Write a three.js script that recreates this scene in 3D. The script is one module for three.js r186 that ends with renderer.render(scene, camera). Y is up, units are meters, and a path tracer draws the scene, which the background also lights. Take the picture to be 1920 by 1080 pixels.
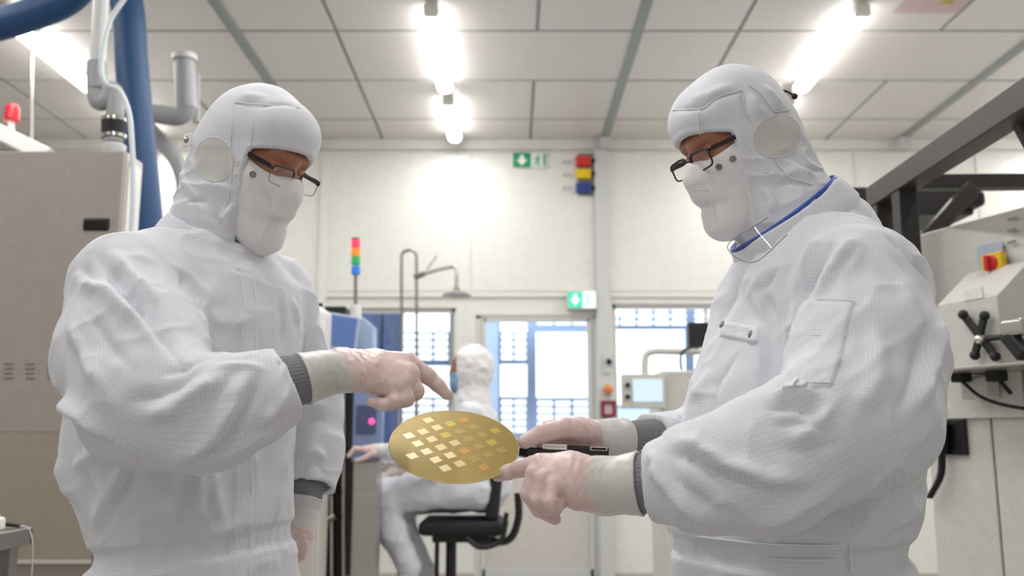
import * as THREE from 'three';
import { RoundedBoxGeometry } from 'three/addons/geometries/RoundedBoxGeometry.js';
import { mergeGeometries } from 'three/addons/utils/BufferGeometryUtils.js';
import { RectAreaLightUniformsLib } from 'three/addons/lights/RectAreaLightUniformsLib.js';
import { createNoise3D } from 'simplex-noise';

// ---------------------------------------------------------------- camera, sky, exposure
const scene = new THREE.Scene();
const FOCAL = 1700, PITCH = Math.atan(280 / 1700), EYE = new THREE.Vector3(0, 1.15, 0);   // focal length in pixels of the 1920 x 1080 frame
const camera = new THREE.PerspectiveCamera(2 * Math.atan(540 / FOCAL) * 180 / Math.PI, 16 / 9, 0.05, 60);
camera.position.copy(EYE);
camera.rotation.x = PITCH;
camera.focus = 1.5;
camera.userData.fStop = 3.6;
scene.background = new THREE.Color(0.88, 0.94, 1.0);      // bright overcast sky outside the windows
scene.backgroundIntensity = 4.2;
const renderer = new THREE.WebGLRenderer();
renderer.toneMapping = THREE.LinearToneMapping;
renderer.toneMappingExposure = 1.38;
renderer.shadowMap.enabled = true;
RectAreaLightUniformsLib.init();
const LAMP_RADIANCE = 25, LAMP_GLOW = 8.5;                   // every ceiling batten
const LAMP_COLOUR = new THREE.Color(1.0, 0.985, 0.965);

// ---------------------------------------------------------------- small helpers
const V = (x, y, z) => new THREE.Vector3(x, y, z);
const cosP = Math.cos(PITCH), sinP = Math.sin(PITCH);
function sight(px, py) { const x = (px - 960) / FOCAL, y = (540 - py) / FOCAL; return V(x, y * cosP + sinP, y * sinP - cosP); }
// a place in the room, surveyed from the photograph: what is seen at (px, py) and stands d metres away
function P(px, py, d) { const s = sight(px, py); return s.multiplyScalar(-d / s.z).add(EYE); }
let seed = 7;
const rnd = () => { seed = (seed * 1664525 + 1013904223) >>> 0; return seed / 4294967296; };
const noise3 = createNoise3D(rnd);
const clamp = (x, a, b) => x < a ? a : x > b ? b : x;
const lerp = (a, b, t) => a + (b - a) * t;
const names = {};
function numbered(n) { const k = names[n] = (names[n] ?? -1) + 1; return k ? n + '_' + String(k).padStart(3, '0') : n; }
function shadow(o) { o.traverse((m) => { if (m.isMesh) { m.castShadow = true; m.receiveShadow = true; } }); return o; }
function thing(name, label, category, base = V(0, 0, 0), group) {
  const o = new THREE.Group(); o.name = numbered(name); o.position.copy(base); o.userData = { label, category };
  if (group) o.userData.group = group;
  scene.add(o); return o;
}
function structure(name) { const o = new THREE.Group(); o.name = name; o.userData = { kind: 'structure' }; scene.add(o); return o; }
// add a part; its geometry is given in room coordinates and stored in the parent's own
function part(parent, name, geometry, material, label) {
  let g = Array.isArray(geometry) ? (geometry.length > 1 ? mergeGeometries(geometry.map(plain)) : geometry[0]) : geometry;
  const m = new THREE.Mesh(g, material); m.name = name;
  parent.updateWorldMatrix(true, false);
  g.applyMatrix4(parent.matrixWorld.clone().invert());
  if (material.map === speckle && !g.userData.uvDone) boxUV(g);
  if (label) m.userData.label = label;
  parent.add(m); m.castShadow = m.receiveShadow = true;
  return m;
}
function boxUV(g) {                                      // uv in metres by the side a face looks to
  const p = g.attributes.position, n = g.attributes.normal, uv = new Float32Array(p.count * 2);
  for (let i = 0; i < p.count; i++) {
    const ax = Math.abs(n.getX(i)), ay = Math.abs(n.getY(i)), az = Math.abs(n.getZ(i));
    const [u, v] = ax > ay && ax > az ? [p.getZ(i), p.getY(i)] : ay > az ? [p.getX(i), p.getZ(i)] : [p.getX(i), p.getY(i)];
    uv[i * 2] = u / 0.7; uv[i * 2 + 1] = v / 0.7;
  }
  g.setAttribute('uv', new THREE.BufferAttribute(uv, 2)); g.userData.uvDone = true;
}
function plain(g) {                                      // only what every geometry has, without index
  const n = g.index ? g.toNonIndexed() : g;
  const out = new THREE.BufferGeometry();
  for (const k of ['position', 'normal', 'uv']) out.setAttribute(k, n.attributes[k] ?? new THREE.BufferAttribute(new Float32Array(n.attributes.position.count * 2), 2));
  return out;
}
// ---- geometry makers (room coordinates)
function boxG(c, s, r = 0.004) {
  const q = Math.min(r, s[0] / 2.1, s[1] / 2.1, s[2] / 2.1);
  const g = r > 0 ? new RoundedBoxGeometry(s[0], s[1], s[2], 2, q) : new THREE.BoxGeometry(...s);
  return g.translate(c.x ?? c[0], c.y ?? c[1], c.z ?? c[2]);
}
function spanG(x0, x1, y0, y1, z0, z1, r = 0.004) { return boxG([(x0 + x1) / 2, (y0 + y1) / 2, (z0 + z1) / 2], [Math.abs(x1 - x0), Math.abs(y1 - y0), Math.abs(z1 - z0)], r); }
// box whose front face is seen between two corner pixels at depth d, thick to the back
function frontG(px0, py0, px1, py1, d, thick, r = 0.004) {
  const a = P(px0, py0, d), b = P(px1, py1, d), mid = P((px0 + px1) / 2, (py0 + py1) / 2, d);
  return boxG([(a.x + b.x) / 2, (a.y + b.y) / 2, -d - thick / 2], [Math.abs(b.x - a.x), Math.abs(a.y - b.y), thick], r);
}
function barG(a, b, w, h, r = 0.004, up = V(0, 1, 0)) {   // square bar from a to b
  const dir = b.clone().sub(a), L = dir.length(); dir.normalize();
  const side = new THREE.Vector3().crossVectors(up, dir).normalize(), top = new THREE.Vector3().crossVectors(dir, side);
  const g = r > 0 ? new RoundedBoxGeometry(w, h, L, 2, Math.min(r, w / 2.1, h / 2.1)) : new THREE.BoxGeometry(w, h, L);
  return g.applyMatrix4(new THREE.Matrix4().makeBasis(side, top, dir).setPosition(a.clone().add(b).multiplyScalar(0.5)));
}
function tubeG(points, r, seg = 48, rad = 12, closed = false) {
  const c = new THREE.CatmullRomCurve3(points, closed, 'centripetal');
  const g = new THREE.TubeGeometry(c, seg, r, rad, closed);
  if (closed) return g;
  const caps = [[0, -1], [1, 1]].map(([t, s]) => {
    const p = c.getPointAt(t), n = c.getTangentAt(t).multiplyScalar(s);
    return new THREE.CircleGeometry(r, rad).applyQuaternion(new THREE.Quaternion().setFromUnitVectors(V(0, 0, 1), n)).translate(p.x, p.y, p.z);
  });
  return mergeGeometries([g, ...caps].map(plain));
}
function latheG(profile, base, axis = V(0, 1, 0), seg = 32) {  // profile [radius, height]
  const g = new THREE.LatheGeometry(profile.map(([r, h]) => new THREE.Vector2(Math.max(r, 1e-4), h)), seg);
  return g.applyQuaternion(new THREE.Quaternion().setFromUnitVectors(V(0, 1, 0), axis.clone().normalize())).translate(base.x, base.y, base.z);
}
function rodG(a, b, r, r2 = r, seg = 20) { const d = b.clone().sub(a), L = d.length(); return latheG([[0, 0], [r, 0], [r, 0], [r2, L], [r2, L], [0, L]], a, d, seg); }

// ---------------------------------------------------------------- textures and materials
function dataTex(n, fn, srgb = false, m = n) {
  const d = new Uint8Array(n * m * 4);
  for (let j = 0; j < m; j++) for (let i = 0; i < n; i++) { const c = fn(i / n, j / m); const o = (j * n + i) * 4; d[o] = c[0]; d[o + 1] = c[1]; d[o + 2] = c[2]; d[o + 3] = 255; }
  const t = new THREE.DataTexture(d, n, m); t.wrapS = t.wrapT = THREE.RepeatWrapping; t.magFilter = THREE.LinearFilter; t.minFilter = THREE.LinearMipmapLinearFilter;
  if (srgb) t.colorSpace = THREE.SRGBColorSpace; t.needsUpdate = true; return t;
}
const TAU = Math.PI * 2;
function tileNoise(u, v, f, s = 0) { const a = u * TAU, b = v * TAU; return noise3(Math.cos(a) * f + s, Math.sin(a) * f + Math.cos(b) * f, Math.sin(b) * f - s); }
// mottled paint: faint speckle
const speckle = dataTex(256, (u, v) => { const g = 246 + 3 * tileNoise(u, v, 1.5) + 5 * tileNoise(u, v, 9, 3); return [g, g, g]; }, true);
const speckleBump = dataTex(256, (u, v) => { const g = 128 + 60 * tileNoise(u, v, 14, 5); return [g, g, g]; });
function std(color, roughness = 0.5, metalness = 0, extra = {}) { return new THREE.MeshStandardMaterial({ color, roughness, metalness, ...extra }); }
function phys(color, roughness, extra = {}) { return new THREE.MeshPhysicalMaterial({ color, roughness, ...extra }); }
// clean-room cloth: a fine square grid of carbon thread, 5 mm apart; uv is in metres
const CELL = 0.0052;
const gridLine = (t) => { const d = Math.min(t, 1 - t); return clamp(1 - d / 0.13, 0, 1); };
const clothMap = dataTex(256, (u, v) => {
  const a = (u * 8) % 1, b = (v * 8) % 1, l = Math.max(gridLine(a), gridLine(b));
  const w = 5 * tileNoise(u, v, 3, 9);
  const g = 250 + w - 17 * l; return [clamp(g, 0, 255), clamp(g, 0, 255), clamp(g + 2, 0, 255)];
}, true);
const clothBump = dataTex(256, (u, v) => {
  const a = (u * 8) % 1, b = (v * 8) % 1, puff = Math.sin(a * Math.PI) * Math.sin(b * Math.PI);
  const g = 60 + 150 * Math.sqrt(puff) + 12 * tileNoise(u, v, 12, 2); return [clamp(g, 0, 255), clamp(g, 0, 255), clamp(g, 0, 255)];
});
for (const t of [clothMap, clothBump]) t.repeat.set(1 / (8 * CELL), 1 / (8 * CELL));
const M = {
  wall: std('#e9e9e3', 0.42, 0, { map: speckle }),
  wallTrim: std('#dfded9', 0.45),
  column: std('#c9cac8', 0.5),
  ceiling: std('#ded8d4', 0.34, 0, { map: speckle, bumpMap: speckleBump, bumpScale: 0.0003 }),
  ceilingBar: std('#8f9493', 0.5),
  floor: std('#b4b2ae', 0.35, 0, { map: speckle }),
  baseboard: std('#b5aca3', 0.5),
  frame: std('#cfcfcc', 0.4),
  glass: new THREE.MeshPhysicalMaterial({ color: 0xffffff, roughness: 0.02, transmission: 1, thickness: 0, ior: 1.45 }),
  lampBody: std('#e8e6e0', 0.4),
  lampGlow: new THREE.MeshStandardMaterial({ color: 0xffffff, emissive: LAMP_COLOUR, emissiveIntensity: LAMP_GLOW, roughness: 0.5 }),
  blueSteel: std('#8496b3', 0.5), darkBlue: std('#172a4c', 0.5), whiteSlat: std('#f1f5f8', 0.5), paleBlue: std('#a9c0de', 0.45),
  machine: std('#a79f98', 0.42, 0, { map: speckle }), machineLight: std('#d4cfc8', 0.4, 0, { map: speckle }), machineWhite: std('#e6e5e3', 0.38),
  grayCabinet: std('#d6d4ce', 0.42, 0, { map: speckle }),
  steel: std('#b9b6b0', 0.32, 0.9), steelDark: std('#8d8a86', 0.36, 0.85), chrome: std('#d7d4d0', 0.16, 1),
  black: std('#121214', 0.5), blackGloss: std('#0e0e11', 0.22), rubber: std('#17171a', 0.7), frameBlack: std('#322d2b', 0.45, 0.15), frameDark: std('#221f1f', 0.5),
  pvc: std('#9d9ea0', 0.42), pvcLight: std('#c9cacb', 0.42), blueDuct: std('#184473', 0.5), hoseWhite: std('#d5dde2', 0.4),
  red: std('#c0202a', 0.4), yellow: std('#e3b71e', 0.4), orange: std('#d87a3a', 0.4), maroon: std('#7d1f33', 0.4), plate: std('#a8b4c8', 0.4),
  cloth: phys('#e2e3e9', 0.82, { map: clothMap, bumpMap: clothBump, bumpScale: 0.00016, sheen: 0.12, sheenColor: new THREE.Color(1, 1, 1), sheenRoughness: 0.6 }),
  clothFine: phys('#e4e1e2', 0.85, { sheen: 0.12, sheenColor: new THREE.Color(1, 1, 1), sheenRoughness: 0.6 }),
  clothThin: phys('#cccac8', 0.8, {}),
  seam: phys('#e4e4e6', 0.85),
  knit: std('#7f7f84', 0.9),
  skin: phys('#a06a53', 0.55, {}),
  glove: phys('#ffffff', 0.42, { vertexColors: true, clearcoat: 0.15, clearcoatRoughness: 0.4 }),
  lens: new THREE.MeshPhysicalMaterial({ color: 0xffffff, roughness: 0.02, transmission: 1, thickness: 0, ior: 1.5 }),
};
// ---------------------------------------------------------------- the room
const WALL = 7.1, CEIL = 3.55, LEFT = -5.2, RIGHT = 5.6, FRONT = 3.2;
const wx = (px, py = 700) => P(px, py, WALL).x, wy = (py, px = 960) => P(px, py, WALL).y;
{
  const floor = structure('floor');
  part(floor, 'floor_slab', spanG(LEFT - 0.3, RIGHT + 0.3, -0.15, 0, -WALL - 0.25, FRONT + 0.3, 0), M.floor);
  // vinyl floor sheets with welded joints
  const sheet = 1.8;
  for (let x = LEFT; x < RIGHT - 0.01; x += sheet) part(floor, 'floor_sheet', spanG(x + 0.002, Math.min(x + sheet, RIGHT) - 0.002, 0, 0.003, -WALL, FRONT, 0.001), M.floor);

  for (const [name, x0, x1, z0, z1] of [['wall_left', LEFT - 0.2, LEFT, -WALL - 0.2, FRONT + 0.2], ['wall_right', RIGHT, RIGHT + 0.2, -WALL - 0.2, FRONT + 0.2], ['wall_front', LEFT, RIGHT, FRONT, FRONT + 0.2]]) {
    const w = structure(name); part(w, 'wall_slab', spanG(x0, x1, 0, CEIL + 0.2, z0, z1, 0), M.wall);
  }
  const back = structure('wall_back');
  const z0 = -WALL, z1 = -WALL - 0.2;
  const win1 = [wx(660), wx(853), wy(860), wy(577)], door = [wx(891), wx(1117), 0, wy(591)], win2 = [wx(1150), wx(1440), wy(860), wy(570)];
  const rect = (a, b, c, d) => spanG(a, b, c, d, z0, z1, 0);
  const TOP = CEIL + 0.2;
  part(back, 'wall_slab', [
    rect(LEFT, win1[0], 0, TOP), rect(win1[0], win1[1], win1[3], TOP), rect(win1[0], win1[1], 0, win1[2]),
    rect(win1[1], door[0], 0, TOP), rect(door[0], door[1], door[3], TOP), rect(door[1], win2[0], 0, TOP),
    rect(win2[0], win2[1], win2[3], TOP), rect(win2[0], win2[1], 0, win2[2]), rect(win2[1], RIGHT, 0, TOP)], M.wall);
  // wall cladding panels between the posts, standing a little proud
  const railY = wy(551), topY = wy(284), joint = 0.006;
  const posts = [LEFT, wx(125), wx(360), wx(598), wx(882), wx(1120)].concat([wx(1143), wx(1390), wx(1625), wx(1860), RIGHT]);
  for (let i = 0; i < posts.length - 1; i++) {
    if (i === 5) continue;
    part(back, 'wall_panel', spanG(posts[i] + joint + (i === 3 ? 0.03 : 0), posts[i + 1] - joint - (i === 2 ? 0.03 : 0), railY + 0.02, topY, z0 + 0.012, z0 - 0.02, 0.004), M.wall);
  }
  part(back, 'wall_post', spanG(wx(590), wx(607), 0, topY, z0 + 0.03, z0 - 0.02, 0.004), M.wallTrim);
  part(back, 'wall_rail', spanG(LEFT, RIGHT, railY - 0.03, railY + 0.012, z0 + 0.02, z0 - 0.02, 0.004), M.wallTrim);
  part(back, 'wall_column', spanG(wx(1119), wx(1146), 0, CEIL, z0 + 0.06, z0 - 0.02, 0.006), M.column);
  part(back, 'cove_strip', spanG(LEFT, RIGHT, wy(282), wy(262), z0 + 0.03, z0 - 0.02, 0.004), M.wall);
  part(back, 'upper_strip', spanG(LEFT, RIGHT, wy(260), CEIL, z0 + 0.012, z0 - 0.02, 0.004), M.wall);
  const bb = structure('baseboard_back');
  for (const [a, b] of [[LEFT, door[0]], [door[1], RIGHT]]) part(bb, 'baseboard_strip', spanG(a, b, 0.003, 0.14, z0 + 0.018, z0, 0.003), M.baseboard);

  // windows: frame bars and panes
  let n = 1;
  for (const [w, bars] of [[win1, [wx(751), wx(846)]], [win2, [wx(1330)]]]) {
    const g = structure('window_' + n++), t = 0.035, zf = z0 - 0.03, zb = z0 - 0.09;
    part(g, 'window_frame', [spanG(w[0], w[1], w[3] - t, w[3], zf, zb), spanG(w[0], w[1], w[2], w[2] + t, zf, zb), spanG(w[0], w[0] + t, w[2], w[3], zf, zb), spanG(w[1] - t, w[1], w[2], w[3], zf, zb)], M.frame);
    const xs = [w[0] + t, ...bars, w[1] - t];
    for (const b of bars) part(g, 'window_bar', spanG(b - 0.012, b + 0.012, w[2] + t, w[3] - t, zf, zb), M.frame);
    for (let i = 0; i < xs.length - 1; i++) part(g, 'window_pane', spanG(xs[i], xs[i + 1], w[2] + t, w[3] - t, z0 - 0.058, z0 - 0.062, 0), M.glass);
    part(g, 'window_sill', spanG(w[0] - 0.03, w[1] + 0.03, w[2] - 0.03, w[2], z0 + 0.05, z0 - 0.03), M.wallTrim);
  }
  // glazed door
  const dg = structure('door_1'), s = wx(905) - door[0], zf = z0 - 0.01, zb = z0 - 0.07, head = wy(600), mid = 0.98, g0 = wx(905), g1 = wx(1109);
  part(dg, 'door_frame', [spanG(door[0], g0 - 0.012, 0, door[3], zf, zb), spanG(g1 + 0.012, door[1], 0, door[3], zf, zb), spanG(door[0], door[1], head + 0.012, door[3], zf, zb)], M.frame);
  part(dg, 'door_stile', [spanG(g0 - 0.01, g0 + 0.03, 0.02, head + 0.01, zf + 0.008, zb), spanG(g1 - 0.03, g1 + 0.01, 0.02, head + 0.01, zf + 0.008, zb)], M.frame);
  part(dg, 'door_rail', [spanG(g0, g1, head - 0.012, head + 0.01, zf + 0.008, zb), spanG(g0, g1, mid - 0.05, mid, zf + 0.008, zb), spanG(g0, g1, 0.02, 0.17, zf + 0.008, zb)], M.column);
  part(dg, 'door_panel', spanG(g0 + 0.03, g1 - 0.03, 0.17, mid - 0.05, zf - 0.008, zb + 0.01), M.machineLight);
  part(dg, 'door_pane', spanG(g0 + 0.03, g1 - 0.03, mid, head - 0.012, z0 - 0.038, z0 - 0.042, 0), M.glass);
  part(dg, 'door_handle', [rodG(V(g1 - 0.005, 1.02, zf), V(g1 - 0.005, 1.02, zf + 0.05), 0.009), rodG(V(g1 - 0.005, 1.02, zf + 0.05), V(g1 - 0.12, 1.02, zf + 0.05), 0.009)], M.steel);

  // suspended ceiling: slab, metal panels in bays of 2.4 m, grid bars
  const ceil = structure('ceiling');
  part(ceil, 'ceiling_slab', spanG(LEFT - 0.2, RIGHT + 0.2, CEIL - 0.004, CEIL + 0.25, -WALL - 0.2, FRONT + 0.2, 0), M.ceilingBar);
  const rows = [-7.1, -6.6, -5.84, -5.08, -4.32, -3.56, -2.8, -2.04, -1.28, -0.52, 0.24, 1.0, 1.76, 2.52, FRONT];
  const shared = {};
  for (let r = 0; r < rows.length - 1; r++) {
    const zs = [rows[r] + 0.012, rows[r + 1] - 0.012], edges = [0, 0.6, ...(r === 2 ? [] : [1.8]), 2.4];
    for (let bay = -2; bay < 2; bay++) for (let e = 0; e < edges.length - 1; e++) {
      const b0 = 0.75 + bay * 2.4, x0 = Math.max(LEFT, b0 + edges[e] + (e ? 0.012 : 0.03)), x1 = Math.min(RIGHT, b0 + edges[e + 1] - (e === edges.length - 2 ? 0.03 : 0.012));
      if (x1 - x0 < 0.05) continue;
      part(ceil, 'ceiling_panel', spanG(x0, x1, CEIL - 0.012, CEIL + 0.02, zs[0], zs[1], 0.003), M.ceiling);
    }
    if (r) part(ceil, 'grid_bar', spanG(LEFT, RIGHT, CEIL - 0.006, CEIL + 0.02, rows[r] - 0.011, rows[r] + 0.011, 0.002), M.ceilingBar);
  }
  for (const x of [-4.05, -1.65, 0.75, 3.15, 5.55]) part(ceil, 'grid_beam', spanG(x - 0.03, x + 0.03, CEIL - 0.028, CEIL + 0.02, -WALL + 0.02, FRONT, 0.004), M.ceilingBar);
  for (const x of [-4.05, -1.65, 0.75, 3.15]) part(ceil, 'beam_end_cap', spanG(x - 0.045, x + 0.045, CEIL - 0.11, CEIL - 0.02, -WALL + 0.02, -WALL + 0.14, 0.006), M.column);

  // batten lamps in rows
  const zr = [-6.5, -5.3, -3.86, -2.42, -0.98, 1.9];  // rear row is unseen fill, added to light the people from the front
  for (const z of zr) for (const x of [-2.85, -0.45, 1.95, 4.35]) {
    if (x > 1 && z > -1.5 && !(x < 2 && z > 1)) continue;                                    // lamps left out here to dim the wafer holder
    const L = z < -6.4 ? 0.78 : 1.12, y = CEIL - 0.03;
    const row = z === -6.5 ? 'close to the window wall' : z === -5.3 ? 'in the row above the shower' : 'over the middle of the room';
    const special = { '-2.85,-5.3': 'lit batten lamp on the ceiling above the blue extraction duct', '-0.45,-5.3': 'lit batten lamp on the ceiling above the emergency shower arm', '1.95,-5.3': 'lit batten lamp on the ceiling above the hood of the wafer holder', '-0.45,-6.5': 'short lit batten lamp ending at the wall near the flat escape sign', '-2.85,-6.5': 'short lit batten lamp at the wall behind the grey vent pipe' }[x + ',' + z];
    const lamp = thing('ceiling_batten_lamp', special ?? 'lit white tubular batten lamp under the ceiling ' + row, 'lamp', V(x, y, z), 'ceiling batten lamps ' + row);
    part(lamp, 'lamp_housing', boxG([x, y, z], [0.07, 0.06, L + 0.06], 0.01), M.lampBody);
    // rounded opal diffuser
    const c = new THREE.CapsuleGeometry(0.052, L - 0.104, 6, 20).rotateX(Math.PI / 2).scale(1, 0.7, 1).translate(x, y - 0.045, z);
    part(lamp, 'lamp_diffuser', c, M.lampGlow);
    for (const e of [-1, 1]) part(lamp, 'end_cap', boxG([x, y - 0.028, z + e * (L / 2 + 0.012)], [0.085, 0.07, 0.05], 0.015), M.lampBody);
    const light = new THREE.RectAreaLight(LAMP_COLOUR, LAMP_RADIANCE, 0.1, L);
    light.position.set(0, -0.088, 0); light.rotation.x = -Math.PI / 2; light.name = 'batten_light';
    lamp.add(light);
  }
}
// ---------------------------------------------------------------- outside the windows: the facade across the yard
{
  const D = 10.2, q = (px, py) => P(px, py, D);
  const ground = structure('yard_ground');
  part(ground, 'paving', spanG(-9, 9, -0.2, -0.02, -WALL - 0.2, -D - 6, 0), M.column);
  const b = thing('office_building', 'blue steel and white facade seen through the window wall', 'building', V(0, 0, -D - 0.4));
  part(b, 'facade_wall', spanG(-7, 7, 0, 5.2, -D - 0.25, -D - 0.5, 0), M.blueSteel);
  // posts, sheets and louvre blades as seen through the glass
  const panel = (x0, y0, x1, y1) => part(b, 'white_panel', frontG(x0, y0, x1, y1, D, 0.06, 0.006), M.whiteSlat);
  const louvre = (x0, y0, x1, y1, cols, pitch = 13) => {
    for (let c = 0; c < cols; c++) {
      const a = x0 + (x1 - x0) * (c + 0.08) / cols, e = x0 + (x1 - x0) * (c + 0.92) / cols;
      for (let y = y0 + 2; y + pitch * 0.7 <= y1 + 2; y += pitch) {
        const p0 = q(a, y), p1 = q(e, y + pitch * 0.68);
        part(b, 'louvre_blade', boxG([(p0.x + p1.x) / 2, (p0.y + p1.y) / 2, -D], [p1.x - p0.x, p0.y - p1.y, 0.05], 0.004), M.whiteSlat);
      }
    }
  };
  for (const x of [660, 715]) part(b, 'dark_bay', frontG(x, 560, x + 53, 900, D + 0.1, 0.1, 0.006), M.darkBlue);
  panel(753, 568, 842, 622); louvre(753, 625, 842, 680, 3); panel(753, 686, 842, 745); louvre(753, 748, 842, 812, 3);
  part(b, 'dark_bay', frontG(843, 560, 872, 900, D + 0.1, 0.1, 0.006), M.darkBlue);
  part(b, 'steel_post', frontG(900, 560, 935, 900, D + 0.05, 0.1, 0.006), M.blueSteel);
  panel(938, 596, 988, 622); louvre(938, 625, 988, 680, 2); panel(938, 683, 988, 744); louvre(938, 748, 988, 815, 2);
  louvre(1004, 598, 1106, 620, 3); panel(1005, 623, 1106, 746); louvre(1005, 750, 1106, 800, 3);
  louvre(1130, 560, 1288, 612, 5); panel(1130, 618, 1288, 760); louvre(1300, 560, 1440, 612, 4); panel(1300, 618, 1440, 720);
  for (const x of [1120, 1290]) part(b, 'steel_post', frontG(x, 540, x + 10, 900, D + 0.02, 0.08, 0.006), M.blueSteel);
  part(b, 'steel_beam', [frontG(740, 546, 1500, 556, D + 0.02, 0.1, 0.006), frontG(1120, 764, 1500, 860, D + 0.02, 0.08, 0.006)], M.paleBlue);
}

{ // small warning sticker on a ceiling panel
  const at = (px, py) => { const s = sight(px, py), t = (CEIL - 0.0125 - EYE.y) / s.y; return EYE.clone().addScaledVector(s, t); }, a = at(1745, -18), b = at(1812, 24), st = thing('ceiling_sticker', 'pale pink sticker with a yellow mark on a ceiling panel', 'sticker', at(1778, 4));
  part(st, 'sticker_sheet', spanG(Math.min(a.x, b.x) - 0.1, Math.max(a.x, b.x) - 0.05, CEIL - 0.0145, CEIL - 0.0122, a.z, b.z, 0), std('#c7b0b2', 0.6));
  const m = at(1777, 2); part(st, 'yellow_mark', new THREE.CylinderGeometry(0.055, 0.055, 0.002, 3).translate(m.x, CEIL - 0.0152, m.z), std('#b5a24a', 0.6));
}
// ---------------------------------------------------------------- sculpting: distance fields meshed with surface nets
const smin = (a, b, k) => { const h = k - Math.abs(a - b); return h > 0 ? Math.min(a, b) - h * h / (4 * k) : Math.min(a, b); };
const smax = (a, b, k) => -smin(-a, -b, k);
function cone(a, b, ra, rb) {                                // tapered capsule
  const dx = b.x - a.x, dy = b.y - a.y, dz = b.z - a.z, L = dx * dx + dy * dy + dz * dz || 1e-9;
  return (x, y, z) => {
    const px = x - a.x, py = y - a.y, pz = z - a.z, t = clamp((px * dx + py * dy + pz * dz) / L, 0, 1);
    const ex = px - t * dx, ey = py - t * dy, ez = pz - t * dz;
    return Math.sqrt(ex * ex + ey * ey + ez * ez) - (ra + (rb - ra) * t);
  };
}
function chain(list, k = 0.02) {                              // [[point, radius], ...]
  const parts = [];
  for (let i = 0; i < list.length - 1; i++) parts.push(cone(list[i][0], list[i + 1][0], list[i][1], list[i + 1][1]));
  return (x, y, z) => { let d = parts[0](x, y, z); for (let i = 1; i < parts.length; i++) d = smin(d, parts[i](x, y, z), k); return d; };
}
function ellipsoid(c, r) {
  return (x, y, z) => {
    const a = (x - c[0]) / r[0], b = (y - c[1]) / r[1], e = (z - c[2]) / r[2], k0 = Math.sqrt(a * a + b * b + e * e);
    const k1 = Math.sqrt((a / r[0]) ** 2 + (b / r[1]) ** 2 + (e / r[2]) ** 2);
    return k1 > 1e-9 ? k0 * (k0 - 1) / k1 : -Math.min(...r);
  };
}
// stack of rounded sections: stations [centre point, half width, half depth]; facing n (horizontal unit vector)
function trunk(stations, n, power = 2.4) {
  const N = 160, st = [...stations].sort((a, b) => a[0].y - b[0].y), y0 = st[0][0].y, y1 = st[st.length - 1][0].y;
  const tab = new Float32Array((N + 1) * 4);
  const cr = (p0, p1, p2, p3, t) => 0.5 * (2 * p1 + (p2 - p0) * t + (2 * p0 - 5 * p1 + 4 * p2 - p3) * t * t + (3 * p1 - p0 - 3 * p2 + p3) * t * t * t);
  for (let i = 0; i <= N; i++) {
    const y = lerp(y0, y1, i / N); let k = 0; while (k < st.length - 2 && y > st[k + 1][0].y) k++;
    const t = (y - st[k][0].y) / (st[k + 1][0].y - st[k][0].y), q = (f) => cr(f(st[Math.max(0, k - 1)]), f(st[k]), f(st[k + 1]), f(st[Math.min(st.length - 1, k + 2)]), t);
    tab.set([q((s) => s[0].x), q((s) => s[0].z), q((s) => s[1]), q((s) => s[2])], i * 4);
  }
  const rx = -n.z, rz = n.x;                                  // sideways
  const f = (x, y, z) => {
    const s = clamp((y - y0) / (y1 - y0) * N, 0, N - 1e-4), i = Math.floor(s), t = s - i, o = i * 4;
    const cx = lerp(tab[o], tab[o + 4], t), cz = lerp(tab[o + 1], tab[o + 5], t), w = lerp(tab[o + 2], tab[o + 6], t), dp = lerp(tab[o + 3], tab[o + 7], t);
    const dx = x - cx, dz = z - cz, u = dx * rx + dz * rz, v = dx * n.x + dz * n.z;
    const g = Math.pow(Math.pow(Math.abs(u / w), power) + Math.pow(Math.abs(v / dp), power), 1 / power), r = Math.sqrt(u * u + v * v);
    const d = g > 1e-6 ? r * (1 - 1 / g) : -Math.min(w, dp);
    const over = Math.max(y0 - y, y - y1);
    return over > 0 ? (d > 0 ? Math.sqrt(d * d + over * over) : over) : Math.max(d, over);
  };
  f.centre = (y) => { const s = clamp((y - y0) / (y1 - y0) * N, 0, N - 1e-4), i = Math.floor(s), o = i * 4, t = s - i; return [lerp(tab[o], tab[o + 4], t), lerp(tab[o + 1], tab[o + 5], t)]; };
  return f;
}
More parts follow.
